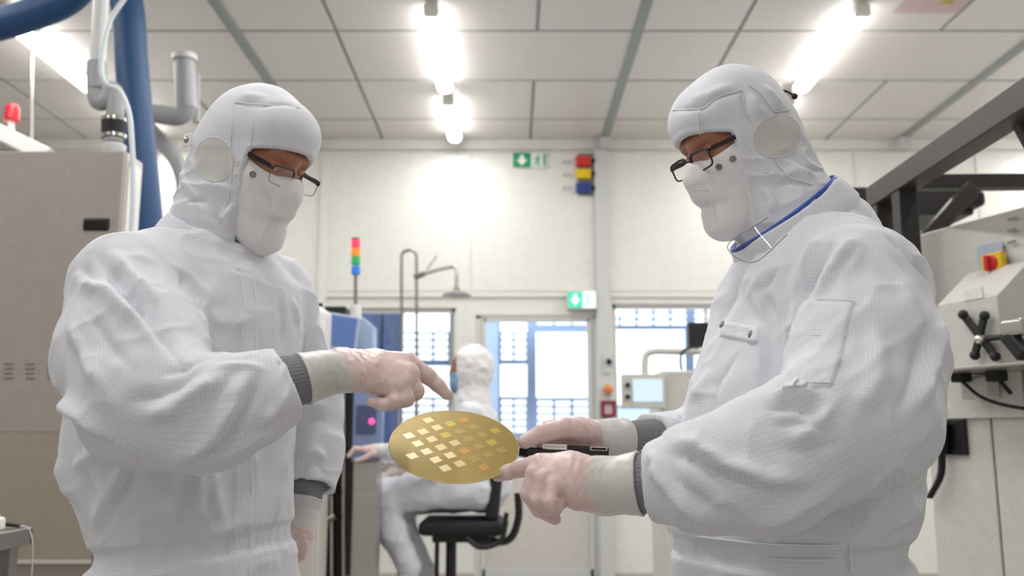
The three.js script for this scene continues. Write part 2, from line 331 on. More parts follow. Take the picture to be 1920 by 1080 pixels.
// folds of cloth: ridges (amp > 0) and creases (amp < 0) along polylines on the surface
function foldField(folds) {
  const list = folds.map(({ pts, amp, w, nrm }) => {
    const lo = [1e9, 1e9, 1e9], hi = [-1e9, -1e9, -1e9];
    for (const p of pts) [p.x, p.y, p.z].forEach((c, i) => { lo[i] = Math.min(lo[i], c - 2.3 * w - 0.02); hi[i] = Math.max(hi[i], c + 2.3 * w + 0.02); });
    const segs = []; let total = 0;
    for (let i = 0; i < pts.length - 1; i++) { const l = pts[i].distanceTo(pts[i + 1]); segs.push([pts[i], pts[i + 1], l, total, nrm ? nrm[i].clone().add(nrm[i + 1]).normalize() : null]); total += l; }
    return { lo, hi, segs, total, amp, w };
  });
  return (x, y, z) => {
    let s = 0;
    for (const f of list) {
      if (x < f.lo[0] || x > f.hi[0] || y < f.lo[1] || y > f.hi[1] || z < f.lo[2] || z > f.hi[2]) continue;
      let best = 1e9, at = 0;
      for (const [a, b, l, t0, m] of f.segs) {
        const dx = b.x - a.x, dy = b.y - a.y, dz = b.z - a.z, t = clamp(((x - a.x) * dx + (y - a.y) * dy + (z - a.z) * dz) / (l * l + 1e-12), 0, 1);
        const ex = x - a.x - t * dx, ey = y - a.y - t * dy, ez = z - a.z - t * dz; let e = ex * ex + ey * ey + ez * ez;
        if (m) { const q = ex * m.x + ey * m.y + ez * m.z, over = Math.max(0, Math.abs(q) - 0.028); e += over * over - q * q; }        // measured along the cloth
        if (e < best) { best = e; at = (t0 + t * l) / f.total; }
      }
      if (best > 5.3 * f.w * f.w) continue;
      const ends = Math.min(1, Math.min(at, 1 - at) * 3.2 + 0.12), q = Math.sqrt(best) / f.w;
      s += 1.6 * f.amp * ends * (f.amp > 0 ? Math.exp(-q * q * 1.3) : 0.75 * Math.exp(-q * 1.9) + 0.25 * Math.exp(-q * q * 1.2));
    }
    return s;
  };
}
function surfaceNets(f, lo, hi, h) {
  const B = 6, nx = Math.ceil((hi.x - lo.x) / h / B) * B + 1, ny = Math.ceil((hi.y - lo.y) / h / B) * B + 1, nz = Math.ceil((hi.z - lo.z) / h / B) * B + 1;
  const g = new Float32Array(nx * ny * nz).fill(NaN), at = (i, j, k) => (k * ny + j) * nx + i;
  const reach = h * B * 0.87 * 1.7 + 0.012, blocks = [];
  for (let k = 0; k < nz - 1; k += B) for (let j = 0; j < ny - 1; j += B) for (let i = 0; i < nx - 1; i += B) {
    const d = f(lo.x + (i + B / 2) * h, lo.y + (j + B / 2) * h, lo.z + (k + B / 2) * h);
    if (Math.abs(d) > reach) continue;
    blocks.push([i, j, k]);
    for (let c = k; c <= k + B; c++) for (let b = j; b <= j + B; b++) for (let a = i; a <= i + B; a++) { const o = at(a, b, c); if (g[o] !== g[o]) g[o] = f(lo.x + a * h, lo.y + b * h, lo.z + c * h); }
  }
  const vid = new Map(), pos = [], idx = [];
  const C = [[0, 0, 0], [1, 0, 0], [0, 1, 0], [1, 1, 0], [0, 0, 1], [1, 0, 1], [0, 1, 1], [1, 1, 1]], E = [[0, 1], [2, 3], [4, 5], [6, 7], [0, 2], [1, 3], [4, 6], [5, 7], [0, 4], [1, 5], [2, 6], [3, 7]], v = new Float32Array(8);
  for (const [bi, bj, bk] of blocks) for (let k = bk; k < bk + B; k++) for (let j = bj; j < bj + B; j++) for (let i = bi; i < bi + B; i++) {
    let m = 0; for (let c = 0; c < 8; c++) { v[c] = g[at(i + C[c][0], j + C[c][1], k + C[c][2])]; if (v[c] < 0) m |= 1 << c; }
    if (m === 0 || m === 255) continue;
    let sx = 0, sy = 0, sz = 0, n = 0;
    for (const [a, b] of E) if ((v[a] < 0) !== (v[b] < 0)) { const t = v[a] / (v[a] - v[b]); sx += lerp(C[a][0], C[b][0], t); sy += lerp(C[a][1], C[b][1], t); sz += lerp(C[a][2], C[b][2], t); n++; }
    vid.set(at(i, j, k), pos.length / 3); pos.push(lo.x + (i + sx / n) * h, lo.y + (j + sy / n) * h, lo.z + (k + sz / n) * h);
  }
  const quad = (a, b, c, d, flip) => { if (a === undefined || b === undefined || c === undefined || d === undefined) return; flip ? idx.push(a, c, b, a, d, c) : idx.push(a, b, c, a, c, d); };
  const S = [1, nx, nx * ny];
  for (const o of vid.keys()) {
    const i = o % nx, j = Math.floor(o / nx) % ny, k = Math.floor(o / (nx * ny)), s0 = g[o] < 0;
    if (j && k && (s0 !== (g[o + 1] < 0))) quad(vid.get(o), vid.get(o - S[1]), vid.get(o - S[1] - S[2]), vid.get(o - S[2]), s0);
    if (i && k && (s0 !== (g[o + nx] < 0))) quad(vid.get(o), vid.get(o - S[2]), vid.get(o - S[2] - 1), vid.get(o - 1), s0);
    if (i && j && (s0 !== (g[o + S[2]] < 0))) quad(vid.get(o), vid.get(o - 1), vid.get(o - 1 - S[1]), vid.get(o - S[1]), s0);
  }
  const geo = new THREE.BufferGeometry();
  // flip so that faces look outwards
  for (let t = 0; t < idx.length; t += 3) { const q = idx[t + 1]; idx[t + 1] = idx[t + 2]; idx[t + 2] = q; }
  geo.setAttribute('position', new THREE.BufferAttribute(new Float32Array(pos), 3)); geo.setIndex(idx); geo.computeVertexNormals();
  let s = 0; const p = geo.attributes.position, n = geo.attributes.normal;      // check the way round on a few vertices
  for (let i = 0; i < p.count; i += Math.max(1, Math.floor(p.count / 50))) { const e = h * 0.6; s += Math.sign(f(p.getX(i) + n.getX(i) * e, p.getY(i) + n.getY(i) * e, p.getZ(i) + n.getZ(i) * e) - f(p.getX(i) - n.getX(i) * e, p.getY(i) - n.getY(i) * e, p.getZ(i) - n.getZ(i) * e)); }
  if (s < 0) { const ix = geo.index.array; for (let t = 0; t < ix.length; t += 3) { const q = ix[t + 1]; ix[t + 1] = ix[t + 2]; ix[t + 2] = q; } geo.computeVertexNormals(); }
  return geo;
}
// uv in metres: each triangle belongs to a cloth piece {a, dir, ref, r}: round its axis and along it
function wrapUV(geo, pieces, pick) {
  const p = geo.attributes.position, n = geo.attributes.normal, ix = geo.index.array, T = ix.length;
  const pos = new Float32Array(T * 3), nor = new Float32Array(T * 3), uv = new Float32Array(T * 2);
  const fr = pieces.map((s) => { const d = s.dir.clone().normalize(), e = s.ref.clone().addScaledVector(d, -s.ref.dot(d)).normalize(); return { ...s, d, e, g: new THREE.Vector3().crossVectors(d, e) }; });
  const c = new THREE.Vector3(), q = new THREE.Vector3();
  for (let t = 0; t < T; t += 3) {
    c.set(0, 0, 0); for (let k = 0; k < 3; k++) c.add(q.fromBufferAttribute(p, ix[t + k])); c.multiplyScalar(1 / 3);
    const s = fr[pick(c)]; let first = 0;
    for (let k = 0; k < 3; k++) {
      q.fromBufferAttribute(p, ix[t + k]); q.toArray(pos, (t + k) * 3); nor.set([n.getX(ix[t + k]), n.getY(ix[t + k]), n.getZ(ix[t + k])], (t + k) * 3);
      q.sub(s.a); let a = Math.atan2(q.dot(s.g), q.dot(s.e));
      if (k === 0) first = a; else { if (a - first > Math.PI) a -= TAU; if (first - a > Math.PI) a += TAU; }
      uv[(t + k) * 2] = a * s.r; uv[(t + k) * 2 + 1] = q.dot(s.d);
    }
  }
  const out = new THREE.BufferGeometry();
  out.setAttribute('position', new THREE.BufferAttribute(pos, 3)); out.setAttribute('normal', new THREE.BufferAttribute(nor, 3)); out.setAttribute('uv', new THREE.BufferAttribute(uv, 2));
  return out;
}
// first point of a field met from `from` going along `dir`
function meet(f, from, dir, reach = 4) {
  const d = dir.clone().normalize(), p = from.clone(); let t = 0;
  for (let i = 0; i < 260 && t < reach; i++) { const s = f(p.x, p.y, p.z); if (s < 0.0004) return p; const q = Math.max(s * 0.6, 0.0006); t += q; p.addScaledVector(d, q); }
  return null;
}
function gradient(f, p, e = 0.002) { return V(f(p.x + e, p.y, p.z) - f(p.x - e, p.y, p.z), f(p.x, p.y + e, p.z) - f(p.x, p.y - e, p.z), f(p.x, p.y, p.z + e) - f(p.x, p.y, p.z - e)).normalize(); }
// surveyed fold lines, sewn pieces and seams on a garment
function onCloth(f, list, start = 0.85) { const out = []; for (const [px, py] of list) { const s = sight(px, py); s.multiplyScalar(-1 / s.z); const p = meet(f, EYE.clone().addScaledVector(s, start), s, 1.4); if (p) out.push(p); } return out; }
// a sewn-on piece of cloth lying on the field f: quad of four rows of points, bilinear, lifted by `lift`
function sewnPiece(f, left, right, rows, cols, lift = 0.0025, toPoints = (l) => l) {
  const along = (line, t) => { const s = t * (line.length - 1), i = Math.min(Math.floor(s), line.length - 2), u = s - i; return [lerp(line[i][0], line[i + 1][0], u), lerp(line[i][1], line[i + 1][1], u)]; };
  const pos = [], uv = [], idx = [], grid = [];
  let last = null;
  for (let r = 0; r <= rows; r++) for (let c = 0; c <= cols; c++) {
    const a = along(left, r / rows), b = along(right, r / rows), [p] = onCloth(f, [[lerp(a[0], b[0], c / cols), lerp(a[1], b[1], c / cols)]]);
    const q = p ?? last; last = q; const n = gradient(f, q, 0.004), edge = r === 0 || c === 0 || r === rows || c === cols;
    const s = q.clone().addScaledVector(n, edge ? -0.002 : lift * (0.85 + 0.3 * noise3(q.x * 60, q.y * 60, q.z * 60)));
    grid.push(q); pos.push(s.x, s.y, s.z);
  }
  const W = cols + 1; let vLen = 0;
  for (let r = 0; r <= rows; r++) { if (r) vLen += grid[r * W].distanceTo(grid[(r - 1) * W]); let u = 0; for (let c = 0; c <= cols; c++) { if (c) u += grid[r * W + c].distanceTo(grid[r * W + c - 1]); uv.push(u, vLen); } }
  for (let r = 0; r < rows; r++) for (let c = 0; c < cols; c++) { const a = r * W + c; idx.push(a, a + W, a + 1, a + 1, a + W, a + W + 1); }
  const g = new THREE.BufferGeometry(); g.setAttribute('position', new THREE.Float32BufferAttribute(pos, 3)); g.setAttribute('uv', new THREE.Float32BufferAttribute(uv, 2)); g.setIndex(idx); g.computeVertexNormals();
  return g;
}
function seamG(f, list, r = 0.0012, lift = 0.0012) {
  const pts = onCloth(f, list); if (pts.length < 2) return null;
  for (const p of pts) p.addScaledVector(gradient(f, p), lift);
  return tubeG(pts, r, Math.max(12, pts.length * 8), 6);
}
function eyeglasses(root, F, label, o) {                              // worn: a part of the person, like the clothes
  const g = new THREE.Group(); g.name = 'eyeglasses'; g.userData.label = label; g.position.copy(F.at(0, o.y, 0.115).sub(root.position)); root.add(g);
  const loop = (s) => { const pts = []; for (let i = 0; i < 36; i++) { const t = i / 36 * TAU, c = Math.cos(t), q = Math.sin(t), k = 1 / Math.pow(Math.abs(c) ** 5 + Math.abs(q) ** 5, 0.2); const x = 0.0255 * c * k, y = 0.0165 * q * k * (1 - 0.08 * c * 1); pts.push(F.at(s * (0.0345 + x), o.y + y, 0.113 - 0.10 * Math.abs(0.0345 + x) * 0.6)); } return pts; };
  for (const s of [-1, 1]) {
    const pts = loop(s);
    part(g, 'rim', tubeG(pts, o.r, 120, 8, true), o.rim);
    const top = pts.slice(2, 17); part(g, 'brow_bar', tubeG(top, o.r * 1.9, 40, 8), o.temple);
    const c = pts.reduce((a, b) => a.add(b), V(0, 0, 0)).multiplyScalar(1 / pts.length), pos = [c.x, c.y, c.z], idx = [];
    pts.forEach((p) => pos.push(p.x, p.y, p.z)); for (let i = 0; i < pts.length; i++) idx.push(0, 1 + i, 1 + (i + 1) % pts.length);
    const lens = new THREE.BufferGeometry(); lens.setAttribute('position', new THREE.Float32BufferAttribute(pos, 3)); lens.setAttribute('uv', new THREE.Float32BufferAttribute(new Float32Array(pos.length / 3 * 2), 2)); lens.setIndex(idx); lens.computeVertexNormals();
    part(g, 'lens', lens, M.lens);
    part(g, 'hinge', boxG([0, 0, 0], [0.006, 0.007, 0.008], 0.0015).applyMatrix4(new THREE.Matrix4().makeBasis(F.X, F.Y, F.Z)).translate(...F.at(s * 0.064, o.y + 0.010, 0.104).toArray()), o.temple);
    part(g, 'temple', barG(F.at(s * 0.0655, o.y + 0.011, 0.106), F.at(s * 0.079, o.y + 0.016, 0.0), 0.0026, 0.0085, 0.001, F.Y), o.temple);
    part(g, 'nose_pad', new THREE.SphereGeometry(0.0035, 12, 8).scale(0.6, 1.5, 1).applyMatrix4(new THREE.Matrix4().makeBasis(F.X, F.Y, F.Z)).translate(...F.at(s * 0.0105, o.y - 0.002, 0.107).toArray()), M.lens);
  }
  part(g, 'bridge', tubeG([F.at(-0.010, o.y + 0.006, 0.112), F.at(0, o.y + 0.0085, 0.1145), F.at(0.010, o.y + 0.006, 0.112)], o.r * 1.3, 16, 8), o.rim);
}
// ---------------------------------------------------------------- people in clean-room suits
function headFrame(centre, yawDir, pitchDown) {               // yawDir: horizontal unit vector the face turns to
  const c = Math.cos(pitchDown), s = Math.sin(pitchDown);
  const Z = V(yawDir.x * c, -s, yawDir.z * c), Y = V(yawDir.x * s, c, yawDir.z * s), X = new THREE.Vector3().crossVectors(Y, Z);
  const m = new THREE.Matrix4().makeBasis(X, Y, Z).setPosition(centre), inv = m.clone().invert(), e = inv.elements;
  const world = (f) => (x, y, z) => f(e[0] * x + e[4] * y + e[8] * z + e[12], e[1] * x + e[5] * y + e[9] * z + e[13], e[2] * x + e[6] * y + e[10] * z + e[14]);
  return { m, inv, X, Y, Z, world, at: (x, y, z) => V(x, y, z).applyMatrix4(m) };
}
const faceEdge = (y) => 0.056 + Math.max(0, -y) * 0.16;          // where the hood ends round the face
const browEdge = (z) => 0.014 + clamp(z - 0.056, -0.02, 0.1) * 0.55;
function skinHead(collar) {
  const skull = ellipsoid([0, 0.025, -0.012], [0.074, 0.100, 0.098]), face = ellipsoid([0, -0.038, 0.03], [0.064, 0.088, 0.068]);
  const brow = cone(V(-0.034, 0.026, 0.076), V(0.034, 0.026, 0.076), 0.014, 0.014), nose = chain([[V(0, 0.02, 0.086), 0.010], [V(0, -0.012, 0.1), 0.011], [V(0, -0.036, 0.110), 0.014]], 0.01);
  const cheek = [-1, 1].map((s) => ellipsoid([s * 0.042, -0.03, 0.066], [0.024, 0.022, 0.02]));
  const socket = [-1, 1].map((s) => ellipsoid([s * 0.031, 0.002, 0.098], [0.021, 0.013, 0.016]));
  const ball = [-1, 1].map((s) => ellipsoid([s * 0.031, 0.001, 0.0765], [0.0135, 0.0135, 0.0135]));
  const neck = cone(V(0, -0.05, -0.03), collar, 0.054, 0.058);
  return (x, y, z) => {
    let d = smin(skull(x, y, z), face(x, y, z), 0.03); d = smin(d, brow(x, y, z), 0.02); d = smin(d, nose(x, y, z), 0.012);
    for (const c of cheek) d = smin(d, c(x, y, z), 0.02);
    for (const c of socket) d = smax(d, -c(x, y, z), 0.01);
    for (const c of ball) d = smin(d, c(x, y, z), 0.004);
    return smin(d, neck(x, y, z), 0.03);
  };
}
function hoodOuter(collar, collarR, o = {}) {
  const crown = ellipsoid([0, 0.022 + (o.up ?? 0), -0.012], [0.092, 0.114, 0.115]), jaw = ellipsoid([0, -0.05, 0.012], [0.081, 0.095, 0.09]), browPad = ellipsoid([0, 0.062, 0.05], [0.072, 0.05, 0.052]);
  const nape = cone(V(0, -0.03, -0.045), collar.clone().lerp(V(0, -0.05, -0.045), 0.35), 0.082, 0.082), neck = cone(V(0, -0.07, -0.01), collar, 0.078, collarR - 0.004), chin = ellipsoid([0, -0.115, 0.062], [0.05, 0.04, 0.05]);
  return (x, y, z) => {
    let d = smin(crown(x, y, z), jaw(x, y, z), 0.03); d = smin(d, browPad(x, y, z), 0.025); d = smin(d, nape(x, y, z), 0.03); d = smin(d, chin(x, y, z), 0.03); d = smin(d, neck(x, y, z), 0.025);
    const low = clamp((0.02 - y) / 0.1, 0, 1), q = noise3(x * 13 + 3, y * 9, z * 13), ridge = 1 - Math.abs(noise3(x * 10 + y * 5, y * 16 - z * 6, z * 10 + 7));
    const gather = z < 0 ? Math.sin(Math.atan2(z, x) * 17 + 2 * q) * 0.5 : 0;
    return d - 0.0022 * q - low * (0.0052 * ridge * ridge + 0.0012 * gather) + 0.0015;
  };
}
function hoodShell(outer) {
  return (x, y, z) => {
    const d = outer(x, y, z), hem = Math.max(faceEdge(y) - z, y - browEdge(z), -y - 0.150);
    const roll = Math.exp(-(((hem - 0.004) / 0.0045) ** 2)) * 0.0016;       // hemmed edge, a little thicker
    return smax(Math.max(d - roll, -(d + 0.008)), -hem, 0.003);
  };
}
function maskField(skin) {
  const main = ellipsoid([0, -0.078, 0.045], [0.064, 0.084, 0.074]), nose = chain([[V(0, 0.0, 0.088), 0.021], [V(0, -0.036, 0.103), 0.026], [V(0, -0.062, 0.107), 0.022]], 0.01), chin = ellipsoid([0, -0.126, 0.086], [0.044, 0.035, 0.042]);
  return (x, y, z) => {
    let d = smin(main(x, y, z), nose(x, y, z), 0.03); d = smin(d, chin(x, y, z), 0.025); d = smin(d, skin(x, y, z) - 0.0045, 0.02);
    // cloth drawn tight between nose and cheek, pleats below the nose and a vertical stitched dart
    d += 0.0012 * Math.exp(-(((Math.abs(x) - 0.036) / 0.006) ** 2)) * clamp((-0.03 - y) * 20, 0, 1);
    d += 0.0038 * Math.exp(-(((y + 0.082 + 0.25 * Math.abs(x)) / 0.008) ** 2)) * clamp((0.06 - Math.abs(x)) * 30, 0, 1) * clamp((z - 0.06) * 30, 0, 1);
    d -= 0.0008 * noise3(x * 26, y * 20, z * 26) + 0.0014 * (1 - Math.abs(noise3(x * 14 + 4, y * 22 + x * 9, z * 10)));
    const top = y + 0.014 - 0.010 * Math.exp(-((x / 0.016) ** 2)) - clamp(0.09 - z, 0, 0.07) * 0.28;
    return smax(smax(d + 0.002, top, 0.003), faceEdge(y) - 0.03 - z, 0.004);
  };
}
function buildHead(root, F, o) {
  const collar = o.collar.clone().applyMatrix4(F.inv), skinF = skinHead(collar), bare = hoodOuter(collar, o.collarR, o), mask = maskField(skinF), near = o.near;
  const bareW = F.world(bare), creases = foldField((o.folds ?? []).map(([amp, w, ...pts]) => ({ amp, w, pts: onCloth(bareW, pts).map((p) => p.applyMatrix4(F.inv)) })).map((q) => ({ ...q, nrm: q.pts.map((p) => gradient(bare, p, 0.004)) })).filter((q) => q.pts.length > 1));
  const outer = (x, y, z) => bare(x, y, z) - creases(x, y, z), shell = hoodShell(outer);
  const lo = V(-0.15, -0.3, -0.24), hi = V(0.15, 0.17, 0.17);
  const hood = wrapUV(surfaceNets(shell, lo, hi, 0.003), [{ a: V(0, 0, 0), dir: V(0, 1, 0), ref: V(-near, 0, -0.2), r: 0.1 }], () => 0).applyMatrix4(F.m);
  const hoodPart = part(root, 'hood', hood, M.cloth);
  const maskPart = part(root, 'face_mask', surfaceNets(mask, V(-0.1, -0.19, -0.02), V(0.1, 0.05, 0.16), 0.0022).applyMatrix4(F.m), M.clothFine);
  const fo = F.world(outer), fm = F.world(mask);
  // crown seam, panel seams
  for (const l of o.seams) { const g = seamG(fo, l, 0.0011); if (g) part(hoodPart, 'seam', g, M.seam); }
  for (const l of o.maskSeams) { const g = seamG(fm, l, 0.0011); if (g) part(maskPart, 'seam', g, M.seam); }
  // oval of thin cloth over the ear with a piped edge
  const [ex, ey, rx, ry, tilt] = o.ear, oval = (k, t) => [ex + rx * k * Math.cos(t) * Math.cos(tilt) - ry * k * Math.sin(t) * Math.sin(tilt), ey + rx * k * Math.cos(t) * Math.sin(tilt) + ry * k * Math.sin(t) * Math.cos(tilt)];
  const ring = []; for (let i = 0; i < 40; i++) ring.push(oval(1.08, i / 40 * TAU));
  const rp = onCloth(fo, ring); for (const p of rp) p.addScaledVector(gradient(fo, p), 0.0002);
  part(hoodPart, 'ear_piping', tubeG(rp, 0.0013, 160, 8, true), M.cloth);
  {
    const pos = [], idx = [], R = 8, S = 40;
    for (let r = 0; r <= R; r++) for (let i = 0; i < S; i++) { const [p] = onCloth(fo, [oval(1.06 * r / R, i / S * TAU)]), n = gradient(fo, p, 0.004); p.addScaledVector(n, 0.0008); pos.push(p.x, p.y, p.z); }
    for (let r = 0; r < R; r++) for (let i = 0; i < S; i++) { const a = r * S + i, b = r * S + (i + 1) % S; idx.push(a, a + S, b, b, a + S, b + S); }
    const g = new THREE.BufferGeometry(); g.setAttribute('position', new THREE.Float32BufferAttribute(pos, 3)); g.setAttribute('uv', new THREE.Float32BufferAttribute(new Float32Array(pos.length / 3 * 2), 2)); g.setIndex(idx); g.computeVertexNormals();
    part(hoodPart, 'ear_window', g, M.clothThin, 'thin translucent cloth oval over the ear');
  }
  const stud = (f, px, py, r, mat, parent, name) => {
    const [p] = onCloth(f, [[px, py]]); if (!p) return; const n = gradient(f, p, 0.004);
    part(parent, name, latheG([[0, 0.0012], [r * 0.35, 0.0014], [r * 0.45, 0.0006], [r * 0.62, 0.0006], [r * 0.7, 0.0022], [r, 0.0016], [r, -0.001]], p, n, 20), mat);
  };
  for (const [x, y] of o.eyelets) stud(fo, x, y, 0.0048, M.seam, hoodPart, 'eyelet');
  for (const [x, y] of o.snaps) stud(fm, x, y, 0.0058, M.steelDark, maskPart, 'snap_button');
  if (o.tab) {                                                        // strap end with a snap at the back of the hood
    const q = o.tab;
    const t = part(hoodPart, 'strap_tab', boxG([0, 0, 0], [0.02, 0.026, 0.005], 0.004).applyQuaternion(new THREE.Quaternion().setFromUnitVectors(V(0, 0, 1), V(o.tabDir[0], o.tabDir[1], o.tabDir[2]).normalize())).translate(q.x, q.y, q.z), M.seam);
    part(t, 'snap_button', latheG([[0, 0.003], [0.003, 0.003], [0.006, 0.0025], [0.006, 0]], q.clone().addScaledVector(V(...o.tabDir).normalize(), 0.002), V(...o.tabDir), 16), M.steelDark);
  }
  // eyes under lowered lids, brows
  const eyeM = std('#e9e2da', 0.25), iris = std('#3b2a20', 0.2), browM = std('#4a2f20', 0.85);
  for (const s of [-1, 1]) {
    const c = F.at(s * 0.031, 0.0, 0.0775), look = F.Z.clone().multiplyScalar(0.8).addScaledVector(F.Y, -0.5).normalize();
    const eye = part(root, 'eye', new THREE.SphereGeometry(0.0125, 24, 16).translate(c.x, c.y, c.z), eyeM);
    part(eye, 'iris', new THREE.SphereGeometry(0.0062, 16, 12).scale(1, 1, 0.45).applyQuaternion(new THREE.Quaternion().setFromUnitVectors(V(0, 0, 1), look)).translate(...c.clone().addScaledVector(look, 0.0108).toArray()), iris);
    const pts = [[0.014, 0.026, 0.0905], [0.026, 0.0305, 0.0895], [0.04, 0.029, 0.082], [0.05, 0.024, 0.072]].map(([x, y, z]) => F.at(s * x, y, z));
    part(root, 'eyebrow', tubeG(pts, 0.0028, 24, 8), browM);
    part(root, 'eyelid', new THREE.SphereGeometry(0.0139, 24, 12, 0, TAU, 0, Math.PI * 0.56).applyQuaternion(new THREE.Quaternion().setFromUnitVectors(V(0, 1, 0), F.Y.clone().addScaledVector(F.Z, 0.55).normalize())).translate(c.x, c.y, c.z), M.skin);
  }
  return { outer: fo, mask: fm, skin: skinF };
}
function bodyMesh(F, skin, bones) {                                   // the body under the clothes: one surface
  const limbs = chainSet(bones), headW = F.world(skin);
  const lo = V(1e9, 1e9, 1e9), hi = V(-1e9, -1e9, -1e9); for (const b of bones) for (const [p, r] of b) { lo.min(p.clone().addScalar(-r - 0.03)); hi.max(p.clone().addScalar(r + 0.03)); }
  const head = surfaceNets(skin, V(-0.12, -0.26, -0.2), V(0.12, 0.15, 0.15), 0.003).applyMatrix4(F.m);
  const rest = surfaceNets(limbs, lo, hi, 0.014);
  return mergeGeometries([head, rest].map(plain));
}
function chainSet(list, k = 0.02) { const f = list.map((c) => chain(c, k)); return (x, y, z) => { let d = f[0](x, y, z); for (let i = 1; i < f.length; i++) d = smin(d, f[i](x, y, z), k); return d; }; }

// a gloved hand: palm chains, finger chains, cuff; colours belong to the latex (thin and skin-tinted over the hand, opaque at the cuff)
function gloveMesh({ palm, fingers, cuff, cuffEnd, cuffDir, wrinkles = [] }) {
  const pf = palm.map((c) => chain(c, 0.01)), ff = fingers.map((c) => chain(c, 0.004)), cf = chain(cuff, 0.01);
  const axis = cuffDir.clone().normalize();
  const f = (x, y, z) => {
    let d = pf[0](x, y, z); for (let i = 1; i < pf.length; i++) d = smin(d, pf[i](x, y, z), 0.016);
    for (const q of ff) d = smin(d, q(x, y, z), 0.003);
    let c = cf(x, y, z);
    const s = (x - cuffEnd.x) * axis.x + (y - cuffEnd.y) * axis.y + (z - cuffEnd.z) * axis.z;      // < 0 inside the cuff's length
    c = Math.max(c - 0.0016 * Math.exp(-(((s + 0.002) / 0.002) ** 2)), s);
    c = Math.max(c, -Math.max(cf(x, y, z) + 0.0045, -s - 0.012));
    d = smin(d, c, 0.006);
    const w = 0.0006 * Math.exp(-(((s + 0.078) / 0.026) ** 2)) * Math.sin(s * 480 + 3.5 * noise3(x * 40, y * 40, z * 40));
    return d - w - 0.00035 * noise3(x * 60, y * 60, z * 60);
  };
  const lo = V(1e9, 1e9, 1e9), hi = V(-1e9, -1e9, -1e9);
  for (const c of [...palm, ...fingers, cuff]) for (const [p, r] of c) { lo.min(p.clone().addScalar(-r - 0.012)); hi.max(p.clone().addScalar(r + 0.012)); }
  const g = surfaceNets(f, lo, hi, 0.002), p = g.attributes.position, col = new Float32Array(p.count * 3);
  const skin = [0.70, 0.495, 0.475], tip = [0.74, 0.585, 0.565], latex = [0.61, 0.61, 0.585];
  for (let i = 0; i < p.count; i++) {
    const x = p.getX(i), y = p.getY(i), z = p.getZ(i), s = -((x - cuffEnd.x) * axis.x + (y - cuffEnd.y) * axis.y + (z - cuffEnd.z) * axis.z);
    const t = clamp((s - 0.052 + 0.006 * noise3(x * 40, y * 40, z * 40)) / 0.018, 0, 1), u = clamp(0.5 + 0.55 * noise3(x * 28 + 5, y * 28, z * 28), 0, 1), v = 1 + 0.05 * noise3(x * 90, y * 90, z * 90);
    for (let c = 0; c < 3; c++) col[i * 3 + c] = lerp(latex[c], lerp(skin[c], tip[c], u), t) * v;
  }
  g.setAttribute('color', new THREE.BufferAttribute(col, 3));
  g.setAttribute('uv', new THREE.BufferAttribute(new Float32Array(p.count * 2), 2));
  return g;
}
function knitCuff(a, b, ra, rb) {                                     // ribbed tube
  const d = b.clone().sub(a), L = d.length(), g = new THREE.CylinderGeometry(rb, ra, L, 160, 14, true), p = g.attributes.position;
  for (let i = 0; i < p.count; i++) { const x = p.getX(i), z = p.getZ(i), t = Math.atan2(z, x), k = 1 + 0.012 * Math.sin(t * 40); p.setX(i, x * k); p.setZ(i, z * k); }
  g.computeVertexNormals();
  return g.translate(0, L / 2, 0).applyQuaternion(new THREE.Quaternion().setFromUnitVectors(V(0, 1, 0), d.normalize())).translate(a.x, a.y, a.z);
}
// suit field from trunk, shoulders and sleeves
function suitField({ body, shoulders, sleeves, collar, collarR, collarAxis, legs, waist }) {
  const sh = shoulders.map((c) => chain(c, 0.03)), sl = sleeves.map((s) => ({ upper: chain(s.upper, 0.03), fore: chain(s.fore, 0.025), end: s.end, dir: s.dir.clone().normalize(), er: s.er }));
  const lg = legs.map((c) => chain(c, 0.03)), A = collarAxis.clone().normalize(), ring = cone(collar.clone().addScaledVector(A, -0.075), collar, collarR + 0.016, collarR + 0.001);
  const trunkOnly = (x, y, z) => {
    let d = body(x, y, z); for (const s of sh) d = smin(d, s(x, y, z), 0.05);
    for (const l of lg) d = smin(d, l(x, y, z), 0.04);
    // elastic waist: a gathered band drawn in
    const wy0 = waist.y(x, z), q = (y - wy0) / 0.022;
    d += 0.010 * Math.exp(-((q * q) ** 2)) ;
    const ct = Math.atan2(z - waist.c.z, x - waist.c.x);
    d -= 0.0016 * Math.exp(-((q / 2.0) ** 2)) * Math.sin(ct * 47 + 9 * noise3(x * 7, y * 2, z * 7)) * (0.5 + 0.5 * noise3(x * 5, 3, z * 5));
    d -= 0.0032 * Math.exp(-(((Math.abs(y - wy0) - 0.021) / 0.005) ** 2));
    const s = (x - collar.x) * A.x + (y - collar.y) * A.y + (z - collar.z) * A.z;
    let c = Math.max(ring(x, y, z), s);
    d = smin(d, c, 0.012);
    d = Math.max(d, -Math.max(ring(x, y, z) + 0.0115, -s - 0.03));                     // hollow collar
    return d;
  };
  const sleeve = (q, x, y, z) => {
    const s = (x - q.end.x) * q.dir.x + (y - q.end.y) * q.dir.y + (z - q.end.z) * q.dir.z, f = q.fore(x, y, z);
    let d = Math.max(f, s); return Math.max(d, -Math.max(f + 0.0105, -s - 0.016));
  };
  return {
    trunkOnly,
    sleevesOnly: (x, y, z) => { let d = 1e9; for (const q of sl) d = Math.min(d, smin(q.upper(x, y, z), sleeve(q, x, y, z), 0.02)); return d; },
    all: (x, y, z) => { let d = trunkOnly(x, y, z); for (const q of sl) { const u = smin(d, q.upper(x, y, z), 0.022), f = sleeve(q, x, y, z); d = smin(u, f, q.upper(x, y, z) < 0.03 ? 0.02 : 0.006); } return d; },
  };
}
